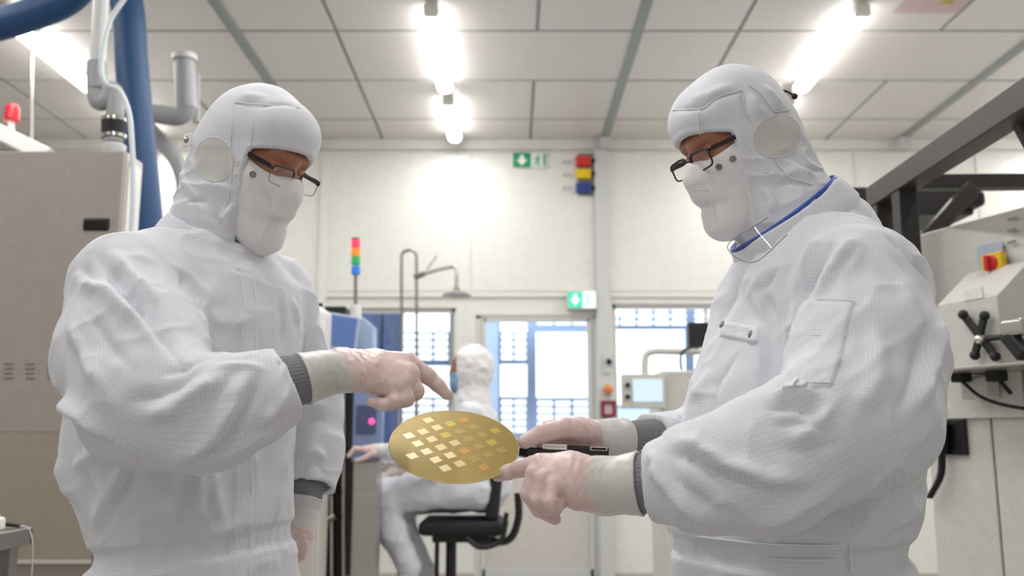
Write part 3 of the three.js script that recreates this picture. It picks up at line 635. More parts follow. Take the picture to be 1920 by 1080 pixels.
const clothNoise = (x, y, z, s) => 0.0022 * noise3(x * 6 + s, y * 5, z * 6) + 0.0036 * (1 - Math.abs(noise3(x * 8 + y * 5 + s, y * 7 - x * 6, z * 8))) ** 4 + 0.0012 * noise3(x * 22, y * 18 + s, z * 22);

function collarBand(centre, axis, r, height, gapAt) {                 // stand-up collar, closed round the neck
  const A = axis.clone().normalize(), e = gapAt.clone().addScaledVector(A, -gapAt.dot(A)).normalize(), g = new THREE.Vector3().crossVectors(A, e), N = 120, prof = [[0.010, -height - 0.012], [0.0165, -height], [0.0125, -height * 0.5], [0.0075, -0.004], [0.0055, 0], [0.0015, 0.0006], [-0.002, -0.003], [0.001, -height * 0.6]];
  const pos = [], uv = [], idx = [], W = prof.length;
  for (let i = 0; i <= N; i++) { const t = i / N * TAU; prof.forEach(([q, s], k) => { const wob = 0.0014 * noise3(Math.cos(t) * 3, Math.sin(t) * 3, s * 20 + r), rr = r + q + wob; const p = centre.clone().addScaledVector(A, s + 0.003 * noise3(Math.cos(t), Math.sin(t), 4)).addScaledVector(e, rr * Math.cos(t)).addScaledVector(g, rr * Math.sin(t)); pos.push(p.x, p.y, p.z); uv.push(t * r, s); }); }
  for (let i = 0; i < N; i++) for (let k = 0; k < W - 1; k++) { const a = i * W + k; idx.push(a, a + W, a + 1, a + 1, a + W, a + W + 1); }
  const geo = new THREE.BufferGeometry(); geo.setAttribute('position', new THREE.Float32BufferAttribute(pos, 3)); geo.setAttribute('uv', new THREE.Float32BufferAttribute(uv, 2)); geo.setIndex(idx); geo.computeVertexNormals();
  return geo;
}
function rimPoints(centre, axis, r, lift, from = V(1, 0, 0)) { const A = axis.clone().normalize(), e = from.clone().addScaledVector(A, -from.dot(A)).normalize(), g = new THREE.Vector3().crossVectors(A, e), out = []; for (let i = 0; i < 48; i++) { const t = i / 48 * TAU; out.push(centre.clone().addScaledVector(A, lift).addScaledVector(e, r * Math.cos(t)).addScaledVector(g, r * Math.sin(t))); } return out; }
// ---------------------------------------------------------------- person pointing at the wafer
{
  const n = V(Math.cos(0.72), 0, Math.sin(0.72));                      // the way the chest faces
  const body = trunk([
    [P(392, 478, 1.615), 0.110, 0.085], [P(374, 530, 1.61), 0.185, 0.125], [P(368, 620, 1.60), 0.194, 0.136], [P(352, 760, 1.60), 0.195, 0.144],
    [P(344, 870, 1.60), 0.193, 0.147], [P(358, 960, 1.60), 0.178, 0.138], [P(369, 1022, 1.60), 0.170, 0.133], [P(367, 1090, 1.60), 0.179, 0.139], [P(367, 1190, 1.60), 0.185, 0.145]], n);
  const rs = P(240, 536, 1.45), re = P(275, 750, 1.315), rm = P(388, 776, 1.29), rw = P(560, 713, 1.352), ls = P(505, 560, 1.76), le = P(572, 770, 1.86), lm = P(578, 850, 1.83), lw = P(566, 935, 1.80);
  const side = V(-n.z, 0, n.x), hips = P(352, 1180, 1.60), foot = (s) => V(hips.x + side.x * 0.12 * s, 0, hips.z + side.z * 0.12 * s);
  const collar = P(410, 443, 1.615), axis = V(0.50, 0.84, 0.16);
  const legs = [-1, 1].map((s) => [[hips.clone().addScaledVector(side, 0.085 * s).setY(0.7), 0.1], [foot(s).setY(0.48), 0.085], [foot(s).setY(0.1), 0.065]]);
  const wc = P(354, 1022, 1.60);
  const suit = suitField({
    body, shoulders: [[[P(392, 486, 1.62), 0.062], [rs.clone().lerp(P(392, 486, 1.62), 0.4), 0.068], [rs, 0.082]], [[P(392, 486, 1.62), 0.062], [ls, 0.08]]],
    sleeves: [
      { upper: [[rs, 0.084], [P(250, 668, 1.375), 0.104], [re, 0.096]], fore: [[re, 0.094], [rm, 0.078], [P(480, 744, 1.32), 0.060], [P(600, 700, 1.37), 0.047]], end: P(531, 722, 1.342), dir: P(640, 695, 1.385).sub(rm), er: 0.05 },
      { upper: [[ls, 0.085], [le, 0.074]], fore: [[le, 0.072], [lm, 0.062], [P(566, 1010, 1.78), 0.05]], end: P(572, 912, 1.81), dir: lw.clone().sub(lm), er: 0.05 }],
    collar, collarR: 0.088, collarAxis: axis, legs, waist: { c: wc, y: (x, z) => wc.y + (x - wc.x) * 0.12 },
  });
  const T = suit.trunkOnly, S = suit.sleevesOnly, A = suit.all;
  const mk = (f, l) => l.map(([amp, w, ...pts]) => { const p = onCloth(f, pts); return { amp, w, pts: p, nrm: p.map((q) => gradient(f, q, 0.006)) }; }).filter((q) => q.pts.length > 1);
  const folds = foldField([
    ...mk(A, [
      [-0.011, 0.014, [178, 478], [215, 520], [262, 580], [310, 640], [350, 695]], [0.009, 0.015, [140, 520], [190, 545], [255, 600], [322, 668]], [-0.007, 0.011, [236, 528], [262, 565], [282, 602]],
      [-0.006, 0.011, [150, 500], [178, 528], [196, 540]], [0.007, 0.013, [205, 470], [250, 520], [300, 575]]]),
    ...mk(S, [
      [0.013, 0.012, [94, 712], [125, 748], [160, 778], [218, 826]], [-0.008, 0.012, [240, 752], [290, 742], [330, 728], [372, 700]], [0.009, 0.014, [262, 780], [330, 768], [400, 720], [430, 690]],
      [0.010, 0.013, [330, 862], [395, 822], [436, 752], [470, 690]], [-0.007, 0.012, [360, 866], [420, 832], [462, 770], [492, 700]], [0.006, 0.012, [380, 868], [450, 836], [520, 800]],
      [-0.006, 0.010, [300, 700], [345, 690], [400, 672]], [0.006, 0.011, [130, 600], [165, 680], [215, 750]], [-0.005, 0.012, [160, 580], [205, 650], [255, 700]], [0.006, 0.01, [480, 800], [520, 762], [540, 720]],
      [0.011, 0.011, [560, 775], [592, 758], [618, 768]], [-0.006, 0.01, [562, 795], [590, 785], [612, 790]], [0.006, 0.01, [560, 850], [590, 845], [612, 862]], [-0.005, 0.01, [562, 880], [590, 866], [610, 890]],
      [0.005, 0.009, [385, 705], [440, 690], [500, 690]]]),
    ...mk(T, [
      [0.008, 0.014, [136, 882], [165, 860], [215, 830]], [0.007, 0.017, [176, 996], [205, 930], [250, 848]], [-0.006, 0.015, [200, 998], [228, 935], [268, 860]],
      [0.007, 0.014, [358, 985], [368, 930], [378, 872]], [-0.006, 0.013, [340, 990], [350, 930], [358, 880]], [0.006, 0.016, [250, 980], [300, 955], [340, 960]], [0.006, 0.014, [510, 985], [530, 900], [540, 840]],
      [-0.006, 0.012, [300, 610], [330, 560], [345, 500]], [0.006, 0.016, [360, 650], [380, 570], [400, 520]], [-0.005, 0.014, [520, 560], [530, 620], [525, 660]], [0.006, 0.012, [545, 560], [560, 620], [575, 660]],
      [0.009, 0.02, [108, 760], [112, 850], [150, 950]], [-0.007, 0.012, [150, 830], [160, 900], [185, 960]], [0.005, 0.012, [420, 990], [400, 920], [405, 870]]]),
  ]);
  const field = (x, y, z) => A(x, y, z) - folds(x, y, z) - clothNoise(x, y, z, 0), trunkF = (x, y, z) => T(x, y, z) - folds(x, y, z) - clothNoise(x, y, z, 0);
  const root = thing('person', 'person in white hooded suit with a front placket, pointing a gloved finger at the wafer', 'person', V(hips.x, 0, hips.z));
  const pieces = [{ a: V(wc.x, 0, wc.z), dir: V(0, 1, 0), ref: V(-n.x, 0, -n.z), r: 0.2 }, { a: rs, dir: re.clone().sub(rs), ref: V(-0.2, 0, -1), r: 0.11 }, { a: re, dir: rw.clone().sub(re), ref: V(0, 0, -1), r: 0.08 }, { a: le, dir: V(0, -1, 0), ref: V(0, 0, -1), r: 0.065 }, { a: collar, dir: axis, ref: V(-1, 0.3, -0.6), r: 0.09 }];
  const up = cone(rs, re, 0.1, 0.11), fo = chain([[re, 0.1], [rm, 0.09], [rw, 0.06]]), fl = chain([[ls, 0.08], [le, 0.07], [lw, 0.06]]);
  const pick = (c) => { const d = [T(c.x, c.y, c.z), up(c.x, c.y, c.z), fo(c.x, c.y, c.z), fl(c.x, c.y, c.z)]; const k = d.indexOf(Math.min(...d)); return k === 0 && c.clone().sub(collar).dot(axis) > -0.05 && c.distanceTo(collar) < 0.12 ? 4 : k; };
  const cut = 0.80;
  const upper = surfaceNets((x, y, z) => Math.max(field(x, y, z), cut - y), V(-0.85, cut - 0.02, -2.0), V(-0.26, 1.62, -1.13), 0.0044), lower = surfaceNets((x, y, z) => Math.max(T(x, y, z), y - cut - 0.01, 0.08 - y), V(-0.95, 0.05, -1.95), V(-0.2, cut + 0.05, -1.25), 0.014);
  const coverall = part(root, 'coverall', mergeGeometries([wrapUV(upper, pieces, pick), wrapUV(lower, pieces, () => 0)]), M.cloth);
  for (const s of [-1, 1]) { const f0 = foot(s); part(root, 'overshoe', surfaceNets(chain([[f0.clone().setY(0.12), 0.06], [f0.clone().setY(0.06), 0.055], [f0.clone().setY(0.045).addScaledVector(n, 0.15), 0.043]], 0.02), V(f0.x - 0.25, -0.01, f0.z - 0.25), V(f0.x + 0.28, 0.2, f0.z + 0.28), 0.01), M.clothFine); }
  // placket, collar tab, pocket stud, belt stitching
  part(coverall, 'placket', sewnPiece(trunkF, [[438, 512], [446, 570], [444, 640], [440, 760], [434, 880], [432, 980], [428, 1100]], [[478, 506], [486, 570], [486, 640], [484, 760], [478, 880], [477, 980], [474, 1100]], 90, 8, 0.0032), M.cloth);
  for (const l of [[[448, 516], [455, 570], [454, 640], [450, 690]], [[470, 514], [478, 570], [478, 640], [476, 690]], [[444, 850], [442, 920], [441, 1000], [438, 1075]], [[470, 850], [470, 920], [469, 1000], [466, 1075]]]) { const g = seamG(trunkF, l, 0.0008, 0.0034); if (g) part(coverall, 'stitch_line', g, M.seam); }
  part(coverall, 'collar_tab', sewnPiece(trunkF, [[437, 506], [445, 482]], [[470, 520], [481, 488]], 8, 8, 0.004), M.cloth);
  { const [p] = onCloth(trunkF, [[518, 668]]); if (p) part(coverall, 'snap_stud', latheG([[0, 0.003], [0.003, 0.003], [0.004, 0]], p, gradient(trunkF, p), 14), M.steelDark); }
  part(coverall, 'collar', collarBand(collar, axis, 0.088, 0.042, V(1, -0.3, 0.7)), M.cloth);
  // head
  const F = headFrame(P(480, 294, 1.60), V(Math.cos(0.48), 0, Math.sin(0.48)), 0.47);
  const head = buildHead(root, F, {
    near: -1, collar: collar.clone().addScaledVector(axis.clone().normalize(), -0.02), collarR: 0.084, ear: [402, 299, 33, 38, -0.15],
    seams: [[[398, 178], [441, 193], [497, 197], [560, 203], [598, 214]], [[436, 193], [434, 240], [433, 280], [434, 336], [428, 372], [408, 420]], [[402, 178], [380, 210], [362, 245]], [[470, 200], [472, 240], [470, 274]], [[372, 368], [350, 345], [342, 300]]],
    maskSeams: [[[499, 352], [506, 380], [507, 405], [498, 432], [486, 456]], [[530, 372], [520, 420], [500, 452]]], eyelets: [[447, 306], [444, 331], [437, 351]], snaps: [[474, 327]], folds: [[-0.0035, 0.007, [398, 178], [441, 193], [497, 197], [560, 203], [598, 214]], [0.003, 0.012, [405, 170], [450, 180], [500, 184], [560, 190]], [0.004, 0.008, [372, 372], [352, 352], [342, 320]], [-0.005, 0.007, [345, 380], [372, 375], [392, 380]], [-0.003, 0.007, [400, 180], [380, 205], [365, 240]], [0.003, 0.008, [385, 185], [372, 210], [360, 235]], [0.004, 0.009, [440, 380], [420, 410], [425, 440]], [-0.004, 0.007, [400, 400], [420, 425], [450, 445]], [0.003, 0.006, [400, 345], [425, 352], [438, 360]]], tab: P(352, 263, 1.555), tabDir: [-0.45, 0.15, 0.85],
  });
  part(root, 'chin_cord', tubeG([F.at(-0.012, -0.148, 0.088), F.at(-0.013, -0.156, 0.092), F.at(-0.01, -0.166, 0.088), F.at(-0.012, -0.176, 0.084)], 0.0018, 20, 8), M.black);
  part(root, 'body', bodyMesh(F, head.skin, [[[collar.clone().addScaledVector(axis, -0.01), 0.055], [P(370, 560, 1.61), 0.09], [P(352, 1000, 1.6), 0.11], [hips, 0.12]], [[P(380, 520, 1.61), 0.06], [rs, 0.055], [re, 0.045], [P(640, 698, 1.385), 0.022]], [[P(400, 520, 1.62), 0.06], [ls, 0.05], [le, 0.04], [lw, 0.024]], ...legs.map((l) => l.map(([p, r]) => [p, r * 0.8]))]), M.skin);
  // gloves
  const w = P(640, 694, 1.385), gEnd = P(566, 711, 1.357), gd = gEnd.clone().sub(w);
  const k1 = P(764, 681, 1.405), k2 = P(766, 702, 1.378), k3 = P(754, 720, 1.362), k4 = P(736, 729, 1.358);
  part(root, 'glove', gloveMesh({
    palm: [[[w, 0.028], [P(700, 684, 1.395), 0.023], [k1, 0.0175]], [[w, 0.028], [P(705, 694, 1.38), 0.023], [k2, 0.0175]], [[w, 0.027], [P(700, 700, 1.37), 0.022], [k3, 0.0165]], [[w, 0.027], [P(690, 706, 1.37), 0.02], [k4, 0.014]]],
    fingers: [
      [[k1, 0.0165], [P(803, 706, 1.41), 0.0128], [P(822, 723, 1.412), 0.0108], [P(838, 739, 1.414), 0.0088]],
      [[k2, 0.0155], [P(780, 734, 1.374), 0.0125], [P(757, 750, 1.388), 0.011], [P(735, 744, 1.40), 0.0095]], [[k3, 0.0150], [P(762, 748, 1.356), 0.0118], [P(735, 756, 1.368), 0.0102], [P(716, 748, 1.38), 0.009]],
      [[k4, 0.0125], [P(744, 753, 1.348), 0.0105], [P(720, 759, 1.352), 0.0095], [P(697, 753, 1.358), 0.0082]],
      [[P(665, 690, 1.41), 0.019], [P(712, 700, 1.43), 0.015], [P(748, 722, 1.42), 0.0115]]],
    cuff: [[w, 0.0305], [P(600, 702, 1.37), 0.034], [gEnd, 0.0375], [P(540, 716, 1.346), 0.039]], cuffEnd: gEnd, cuffDir: P(550, 720, 1.35).sub(w),
  }), M.glove);
  part(root, 'knitted_cuff', knitCuff(P(508, 724, 1.334), P(577, 709, 1.361), 0.0425, 0.0355), M.knit);
  const lw2 = P(562, 968, 1.79), lEnd = P(569, 935, 1.80);
  part(root, 'glove', gloveMesh({
    palm: [[[lw2, 0.03], [P(556, 1000, 1.78), 0.034]], [[lw2, 0.03], [P(545, 1005, 1.77), 0.03]]], fingers: [[-14, 1048], [-4, 1052], [6, 1050], [16, 1042]].map(([dx, y], i) => [[P(552 + dx * 0.8, 1010, 1.775 - 0.005 * i), 0.013], [P(552 + dx, (1010 + y) / 2, 1.765), 0.0115], [P(550 + dx, y, 1.76), 0.009]]).concat([[[P(550, 985, 1.76), 0.016], [P(538, 1015, 1.745), 0.012], [P(534, 1035, 1.74), 0.01]]]),
    cuff: [[lw2, 0.03], [lEnd, 0.036], [P(573, 915, 1.81), 0.038]], cuffEnd: lEnd, cuffDir: lEnd.clone().sub(lw2),
  }), M.glove);
  part(root, 'knitted_cuff', knitCuff(P(574, 890, 1.815), P(566, 950, 1.795), 0.041, 0.034), M.knit);
  eyeglasses(root, F, 'eyeglasses with dark temples and thin metal rims, worn by the pointing person', { rim: std('#8f8a88', 0.3, 0.8), temple: M.blackGloss, r: 0.0009, y: -0.010 });
}
// ---------------------------------------------------------------- person holding the wafer
{
  const n = V(-Math.cos(0.42), 0, Math.sin(0.42));
  const body = trunk([
    [P(1512, 470, 1.60), 0.125, 0.105], [P(1520, 530, 1.60), 0.176, 0.148], [P(1514, 620, 1.60), 0.183, 0.161], [P(1503, 740, 1.60), 0.208, 0.188],
    [P(1485, 870, 1.60), 0.214, 0.197], [P(1480, 960, 1.60), 0.211, 0.194], [P(1474, 1024, 1.60), 0.201, 0.185], [P(1485, 1090, 1.60), 0.206, 0.19], [P(1490, 1190, 1.60), 0.21, 0.19]], n, 2.2);
  const s1 = P(1608, 545, 1.42), e1 = P(1610, 778, 1.31), m1 = P(1440, 868, 1.275), s2 = P(1450, 560, 1.78), e2 = P(1410, 830, 1.78), m2 = P(1310, 822, 1.68);
  const side = V(-n.z, 0, n.x), hips = P(1500, 1180, 1.60), foot = (s) => V(hips.x + side.x * 0.13 * s, 0, hips.z + side.z * 0.13 * s);
  const collar = P(1468, 403, 1.59), axis = V(-0.60, 0.79, 0.12);
  const legs = [-1, 1].map((s) => [[hips.clone().addScaledVector(side, 0.1 * s).setY(0.7), 0.11], [foot(s).setY(0.48), 0.09], [foot(s).setY(0.1), 0.068]]);
  const wc = P(1490, 1024, 1.60), endN = P(1222, 905, 1.322), endF = P(1222, 820, 1.585);
  const suit = suitField({
    body, shoulders: [[[P(1520, 472, 1.60), 0.080], [s1.clone().lerp(P(1520, 472, 1.60), 0.45), 0.092], [s1, 0.1]], [[P(1510, 472, 1.60), 0.075], [s2, 0.085]], [[P(1535, 450, 1.60), 0.075], [P(1618, 520, 1.62), 0.09]]],
    sleeves: [
      { upper: [[s1, 0.103], [P(1620, 670, 1.36), 0.111], [e1, 0.106]], fore: [[e1, 0.108], [m1, 0.090], [P(1330, 893, 1.285), 0.074], [P(1180, 912, 1.34), 0.048]], end: endN, dir: P(1135, 908, 1.345).sub(P(1330, 893, 1.285)), er: 0.05 },
      { upper: [[s2, 0.088], [e2, 0.075]], fore: [[e2, 0.072], [m2, 0.056], [P(1200, 820, 1.57), 0.038]], end: endF, dir: P(1165, 822, 1.53).sub(m2), er: 0.04 }],
    collar, collarR: 0.108, collarAxis: axis, legs, waist: { c: wc, y: (x, z) => wc.y - 0.004 + Math.abs(x - wc.x + 0.03) * 0.03 },
  });
  const T = suit.trunkOnly, S = suit.sleevesOnly, A = suit.all;
  const mk = (f, l) => l.map(([amp, w, ...pts]) => { const p = onCloth(f, pts); return { amp, w, pts: p, nrm: p.map((q) => gradient(f, q, 0.006)) }; }).filter((q) => q.pts.length > 1);
  const folds = foldField([
    ...mk(A, [
      [-0.012, 0.013, [1572, 445], [1540, 490], [1512, 540], [1478, 610], [1462, 690]], [0.010, 0.014, [1600, 450], [1560, 510], [1530, 560]], [0.007, 0.013, [1545, 440], [1510, 500], [1490, 560]], [-0.006, 0.010, [1462, 500], [1430, 545], [1452, 590], [1460, 600]], [0.007, 0.014, [1440, 500], [1412, 550], [1440, 600]],
      [-0.008, 0.008, [1660, 440], [1710, 490], [1742, 530]], [0.005, 0.014, [1640, 470], [1690, 530], [1720, 600]]]),
    ...mk(S, [
      [-0.009, 0.011, [1440, 772], [1480, 760], [1520, 768], [1545, 785]], [0.009, 0.012, [1442, 748], [1490, 738], [1540, 748]], [-0.007, 0.010, [1452, 800], [1500, 792], [1560, 815]], [0.010, 0.013, [1262, 826], [1310, 838], [1350, 866], [1430, 892], [1530, 900]],
      [-0.009, 0.012, [1255, 850], [1300, 862], [1345, 890], [1420, 920]], [0.009, 0.013, [1222, 872], [1258, 915], [1300, 960], [1330, 982]], [-0.006, 0.012, [1250, 880], [1300, 930], [1360, 965]], [0.006, 0.014, [1400, 985], [1500, 950], [1590, 900]],
      [0.008, 0.014, [1765, 600], [1745, 690], [1700, 780]], [-0.006, 0.013, [1735, 610], [1715, 690], [1670, 790]], [0.006, 0.016, [1640, 600], [1650, 700], [1600, 790]], [-0.005, 0.012, [1450, 840], [1520, 845], [1580, 830]], [0.005, 0.010, [1215, 850], [1235, 870], [1240, 900]],
      [0.007, 0.012, [1560, 760], [1530, 800], [1480, 830]], [-0.006, 0.009, [1238, 800], [1250, 830], [1248, 850]]]),
    ...mk(T, [
      [0.010, 0.013, [1752, 880], [1728, 930], [1690, 975], [1634, 1000]], [-0.009, 0.011, [1740, 940], [1712, 975], [1660, 1000]], [-0.008, 0.012, [1760, 780], [1740, 850], [1700, 900]], [0.007, 0.016, [1640, 900], [1680, 860], [1730, 800]],
      [0.008, 0.018, [1290, 850], [1300, 760], [1335, 690]], [-0.007, 0.015, [1330, 800], [1345, 720], [1385, 660]], [0.006, 0.018, [1420, 740], [1430, 660], [1420, 600]], [-0.006, 0.016, [1400, 500], [1375, 560], [1350, 610]],
      [0.006, 0.015, [1380, 980], [1460, 990], [1540, 975]], [-0.005, 0.013, [1290, 985], [1360, 1000], [1430, 1002]], [0.006, 0.015, [1275, 930], [1270, 870], [1285, 800]]]),
  ]);
  const field = (x, y, z) => A(x, y, z) - folds(x, y, z) - clothNoise(x, y, z, 40), trunkF = (x, y, z) => T(x, y, z) - folds(x, y, z) - clothNoise(x, y, z, 40), sleeveF = (x, y, z) => S(x, y, z) - folds(x, y, z) - clothNoise(x, y, z, 40);
  const root = thing('person', 'stout person in white hooded suit with a sleeve pocket, holding the wafer on a wand', 'person', V(hips.x, 0, hips.z));
  const pieces = [{ a: V(wc.x, 0, wc.z), dir: V(0, 1, 0), ref: V(-n.x, 0, -0.9), r: 0.22 }, { a: s1, dir: e1.clone().sub(s1), ref: V(-0.1, 0, -1), r: 0.12 }, { a: e1, dir: endN.clone().sub(e1), ref: V(0, 0, -1), r: 0.085 }, { a: e2, dir: endF.clone().sub(e2), ref: V(0, 0, -1), r: 0.06 }, { a: collar, dir: axis, ref: V(1, 0.3, -0.6), r: 0.11 }];
  const up = cone(s1, e1, 0.12, 0.11), fo = chain([[e1, 0.1], [m1, 0.09], [endN, 0.06]]), fl = chain([[s2, 0.08], [e2, 0.07], [endF, 0.05]]);
  const pick = (c) => { const d = [T(c.x, c.y, c.z), up(c.x, c.y, c.z), fo(c.x, c.y, c.z), fl(c.x, c.y, c.z)]; const k = d.indexOf(Math.min(...d)); return k === 0 && c.clone().sub(collar).dot(axis) > -0.05 && c.distanceTo(collar) < 0.14 ? 4 : k; };
  const cut = 0.80;
  const upper = surfaceNets((x, y, z) => Math.max(field(x, y, z), cut - y), V(0.16, cut - 0.02, -2.0), V(0.86, 1.66, -1.12), 0.0044), lower = surfaceNets((x, y, z) => Math.max(T(x, y, z), y - cut - 0.01, 0.08 - y), V(0.1, 0.05, -2.0), V(0.9, cut + 0.05, -1.2), 0.014);
  const coverall = part(root, 'coverall', mergeGeometries([wrapUV(upper, pieces, pick), wrapUV(lower, pieces, () => 0)]), M.cloth);
  for (const s of [-1, 1]) { const f0 = foot(s); part(root, 'overshoe', surfaceNets(chain([[f0.clone().setY(0.12), 0.062], [f0.clone().setY(0.06), 0.057], [f0.clone().setY(0.045).addScaledVector(n, 0.15), 0.043]], 0.02), V(f0.x - 0.28, -0.01, f0.z - 0.25), V(f0.x + 0.25, 0.2, f0.z + 0.28), 0.01), M.clothFine); }
  // pocket on the sleeve, chest pocket flap with snap, seams
  part(coverall, 'sleeve_pocket', sewnPiece(field, [[1500, 560], [1482, 620], [1470, 680], [1462, 732]], [[1607, 562], [1592, 620], [1580, 680], [1562, 728]], 26, 16, 0.0042), M.cloth);
  for (const l of [[[1498, 566], [1550, 564], [1603, 568]], [[1466, 724], [1510, 722], [1558, 720]], [[1480, 628], [1530, 630], [1588, 632]]]) { const g = seamG(field, l, 0.0009, 0.004); if (g) part(coverall, 'stitch_line', g, M.seam); }
  part(coverall, 'chest_pocket_flap', sewnPiece(trunkF, [[1352, 600], [1346, 632]], [[1428, 612], [1424, 648]], 8, 14, 0.0042), M.cloth);
  for (const [x, y] of [[1411, 628], [1357, 610]]) { const [p] = onCloth(trunkF, [[x, y]]); if (p) { const g = gradient(trunkF, p, 0.004); part(coverall, 'snap_button', latheG([[0, 0.0065], [0.0025, 0.0066], [0.003, 0.0052], [0.0045, 0.0052], [0.005, 0.0062], [0.0065, 0.005], [0.0065, 0]], p, g, 18), M.steelDark); } }
  for (const l of [[[1582, 905], [1588, 960], [1594, 1020], [1596, 1075]], [[1255, 998], [1340, 1010], [1440, 1020], [1560, 1022], [1700, 1006]], [[1256, 1030], [1340, 1040], [1440, 1048], [1560, 1050], [1700, 1040]]]) { const g = seamG(trunkF, l, 0.0018, 0.0008); if (g) part(coverall, 'stitch_line', g, M.seam); }
  part(coverall, 'collar', collarBand(collar, axis, 0.108, 0.045, V(1, 0.4, -0.6)), M.cloth);
  // head
  const F = headFrame(P(1380, 266, 1.58), V(-Math.cos(0.36), 0, Math.sin(0.36)), 0.43);
  const head = buildHead(root, F, {
    near: 1, collar: collar.clone().addScaledVector(axis.clone().normalize(), -0.02), collarR: 0.104, up: 0.004, ear: [1457, 256, 42, 36, -0.35],
    seams: [[[1262, 207], [1292, 205], [1320, 202], [1342, 184], [1392, 169]], [[1392, 169], [1398, 205], [1415, 240]], [[1404, 160], [1425, 175], [1440, 195], [1450, 210]], [[1450, 210], [1480, 206], [1510, 207]], [[1309, 211], [1310, 230], [1312, 250]], [[1315, 208], [1316, 230], [1318, 250]], [[1452, 300], [1480, 330], [1520, 345]]],
    maskSeams: [[[1327, 354], [1334, 380], [1342, 407], [1357, 440]], [[1276, 362], [1300, 356], [1326, 354]]], eyelets: [[1401, 283], [1418, 300], [1435, 320]], snaps: [[1374, 298], [1348, 313]], tab: null, folds: [[-0.0035, 0.007, [1262, 207], [1292, 205], [1320, 202], [1342, 184], [1392, 169]], [0.003, 0.012, [1290, 190], [1330, 178], [1380, 158]], [-0.004, 0.007, [1392, 169], [1398, 205], [1412, 240]], [0.004, 0.009, [1405, 175], [1420, 205], [1440, 215]], [0.004, 0.010, [1430, 160], [1455, 185], [1470, 205]], [-0.004, 0.008, [1450, 212], [1480, 208], [1512, 208]], [0.005, 0.009, [1460, 330], [1490, 320], [1530, 330]], [-0.005, 0.008, [1450, 345], [1485, 340], [1530, 350]], [0.004, 0.009, [1430, 350], [1450, 375], [1450, 400]], [-0.004, 0.008, [1490, 300], [1510, 315], [1545, 320]]],
  });
  part(root, 'hood_cord', [tubeG([F.at(0.02, 0.06, -0.118), F.at(0.03, 0.05, -0.126), F.at(0.035, 0.04, -0.131)], 0.002, 16, 8), new THREE.SphereGeometry(0.006, 16, 12).translate(...F.at(0.036, 0.036, -0.133).toArray())], M.black);
  part(root, 'body', bodyMesh(F, head.skin, [[[collar.clone().addScaledVector(axis, -0.01), 0.06], [P(1530, 560, 1.6), 0.1], [P(1500, 1000, 1.6), 0.14], [hips, 0.13]], [[P(1530, 520, 1.6), 0.07], [s1, 0.06], [e1, 0.05], [P(1135, 906, 1.345), 0.024]], [[P(1520, 520, 1.6), 0.07], [s2, 0.05], [e2, 0.04], [P(1165, 822, 1.53), 0.022]], ...legs.map((l) => l.map(([p, r]) => [p, r * 0.8]))]), M.skin);
  // blue lanyard lying round the collar and a clear badge sleeve
  {
    const lan = new THREE.Group(); lan.name = 'neck_lanyard'; lan.userData.label = 'blue neck lanyard with a clear badge sleeve'; root.add(lan);
    part(lan, 'ribbon', tubeG(rimPoints(collar, axis, 0.108, 0.002), 0.0042, 140, 8, true), std('#2f4fa8', 0.5));
    const c0 = P(1364, 462, 1.50), c1 = P(1440, 408, 1.445), c2 = P(1476, 440, 1.42), c3 = P(1412, 492, 1.455), rows = 6, pos = [], idx = [];
    for (let r = 0; r <= rows; r++) for (let c = 0; c <= rows; c++) { const u = c / rows, v = r / rows, p = c0.clone().lerp(c1, u).lerp(c3.clone().lerp(c2, u), v); p.z += 0.01 * Math.sin(u * Math.PI); pos.push(p.x, p.y, p.z); }
    for (let r = 0; r < rows; r++) for (let c = 0; c < rows; c++) { const a = r * (rows + 1) + c; idx.push(a, a + rows + 1, a + 1, a + 1, a + rows + 1, a + rows + 2); }
    const g = new THREE.BufferGeometry(); g.setAttribute('position', new THREE.Float32BufferAttribute(pos, 3)); g.setAttribute('uv', new THREE.Float32BufferAttribute(new Float32Array(pos.length / 3 * 2), 2)); g.setIndex(idx); g.computeVertexNormals();
    part(lan, 'badge_sleeve', g, M.lens, 'clear plastic badge sleeve');
    part(lan, 'sleeve_edge', tubeG([c1, c0, c3, c2], 0.0008, 60, 6), std('#8d8a90', 0.3));
  }
  // gloves
  const w = P(1135, 911, 1.345), gEnd = P(1202, 906, 1.327), k1 = P(1012, 872, 1.352), k2 = P(1001, 888, 1.338), k3 = P(1018, 897, 1.326), k4 = P(1038, 909, 1.318);
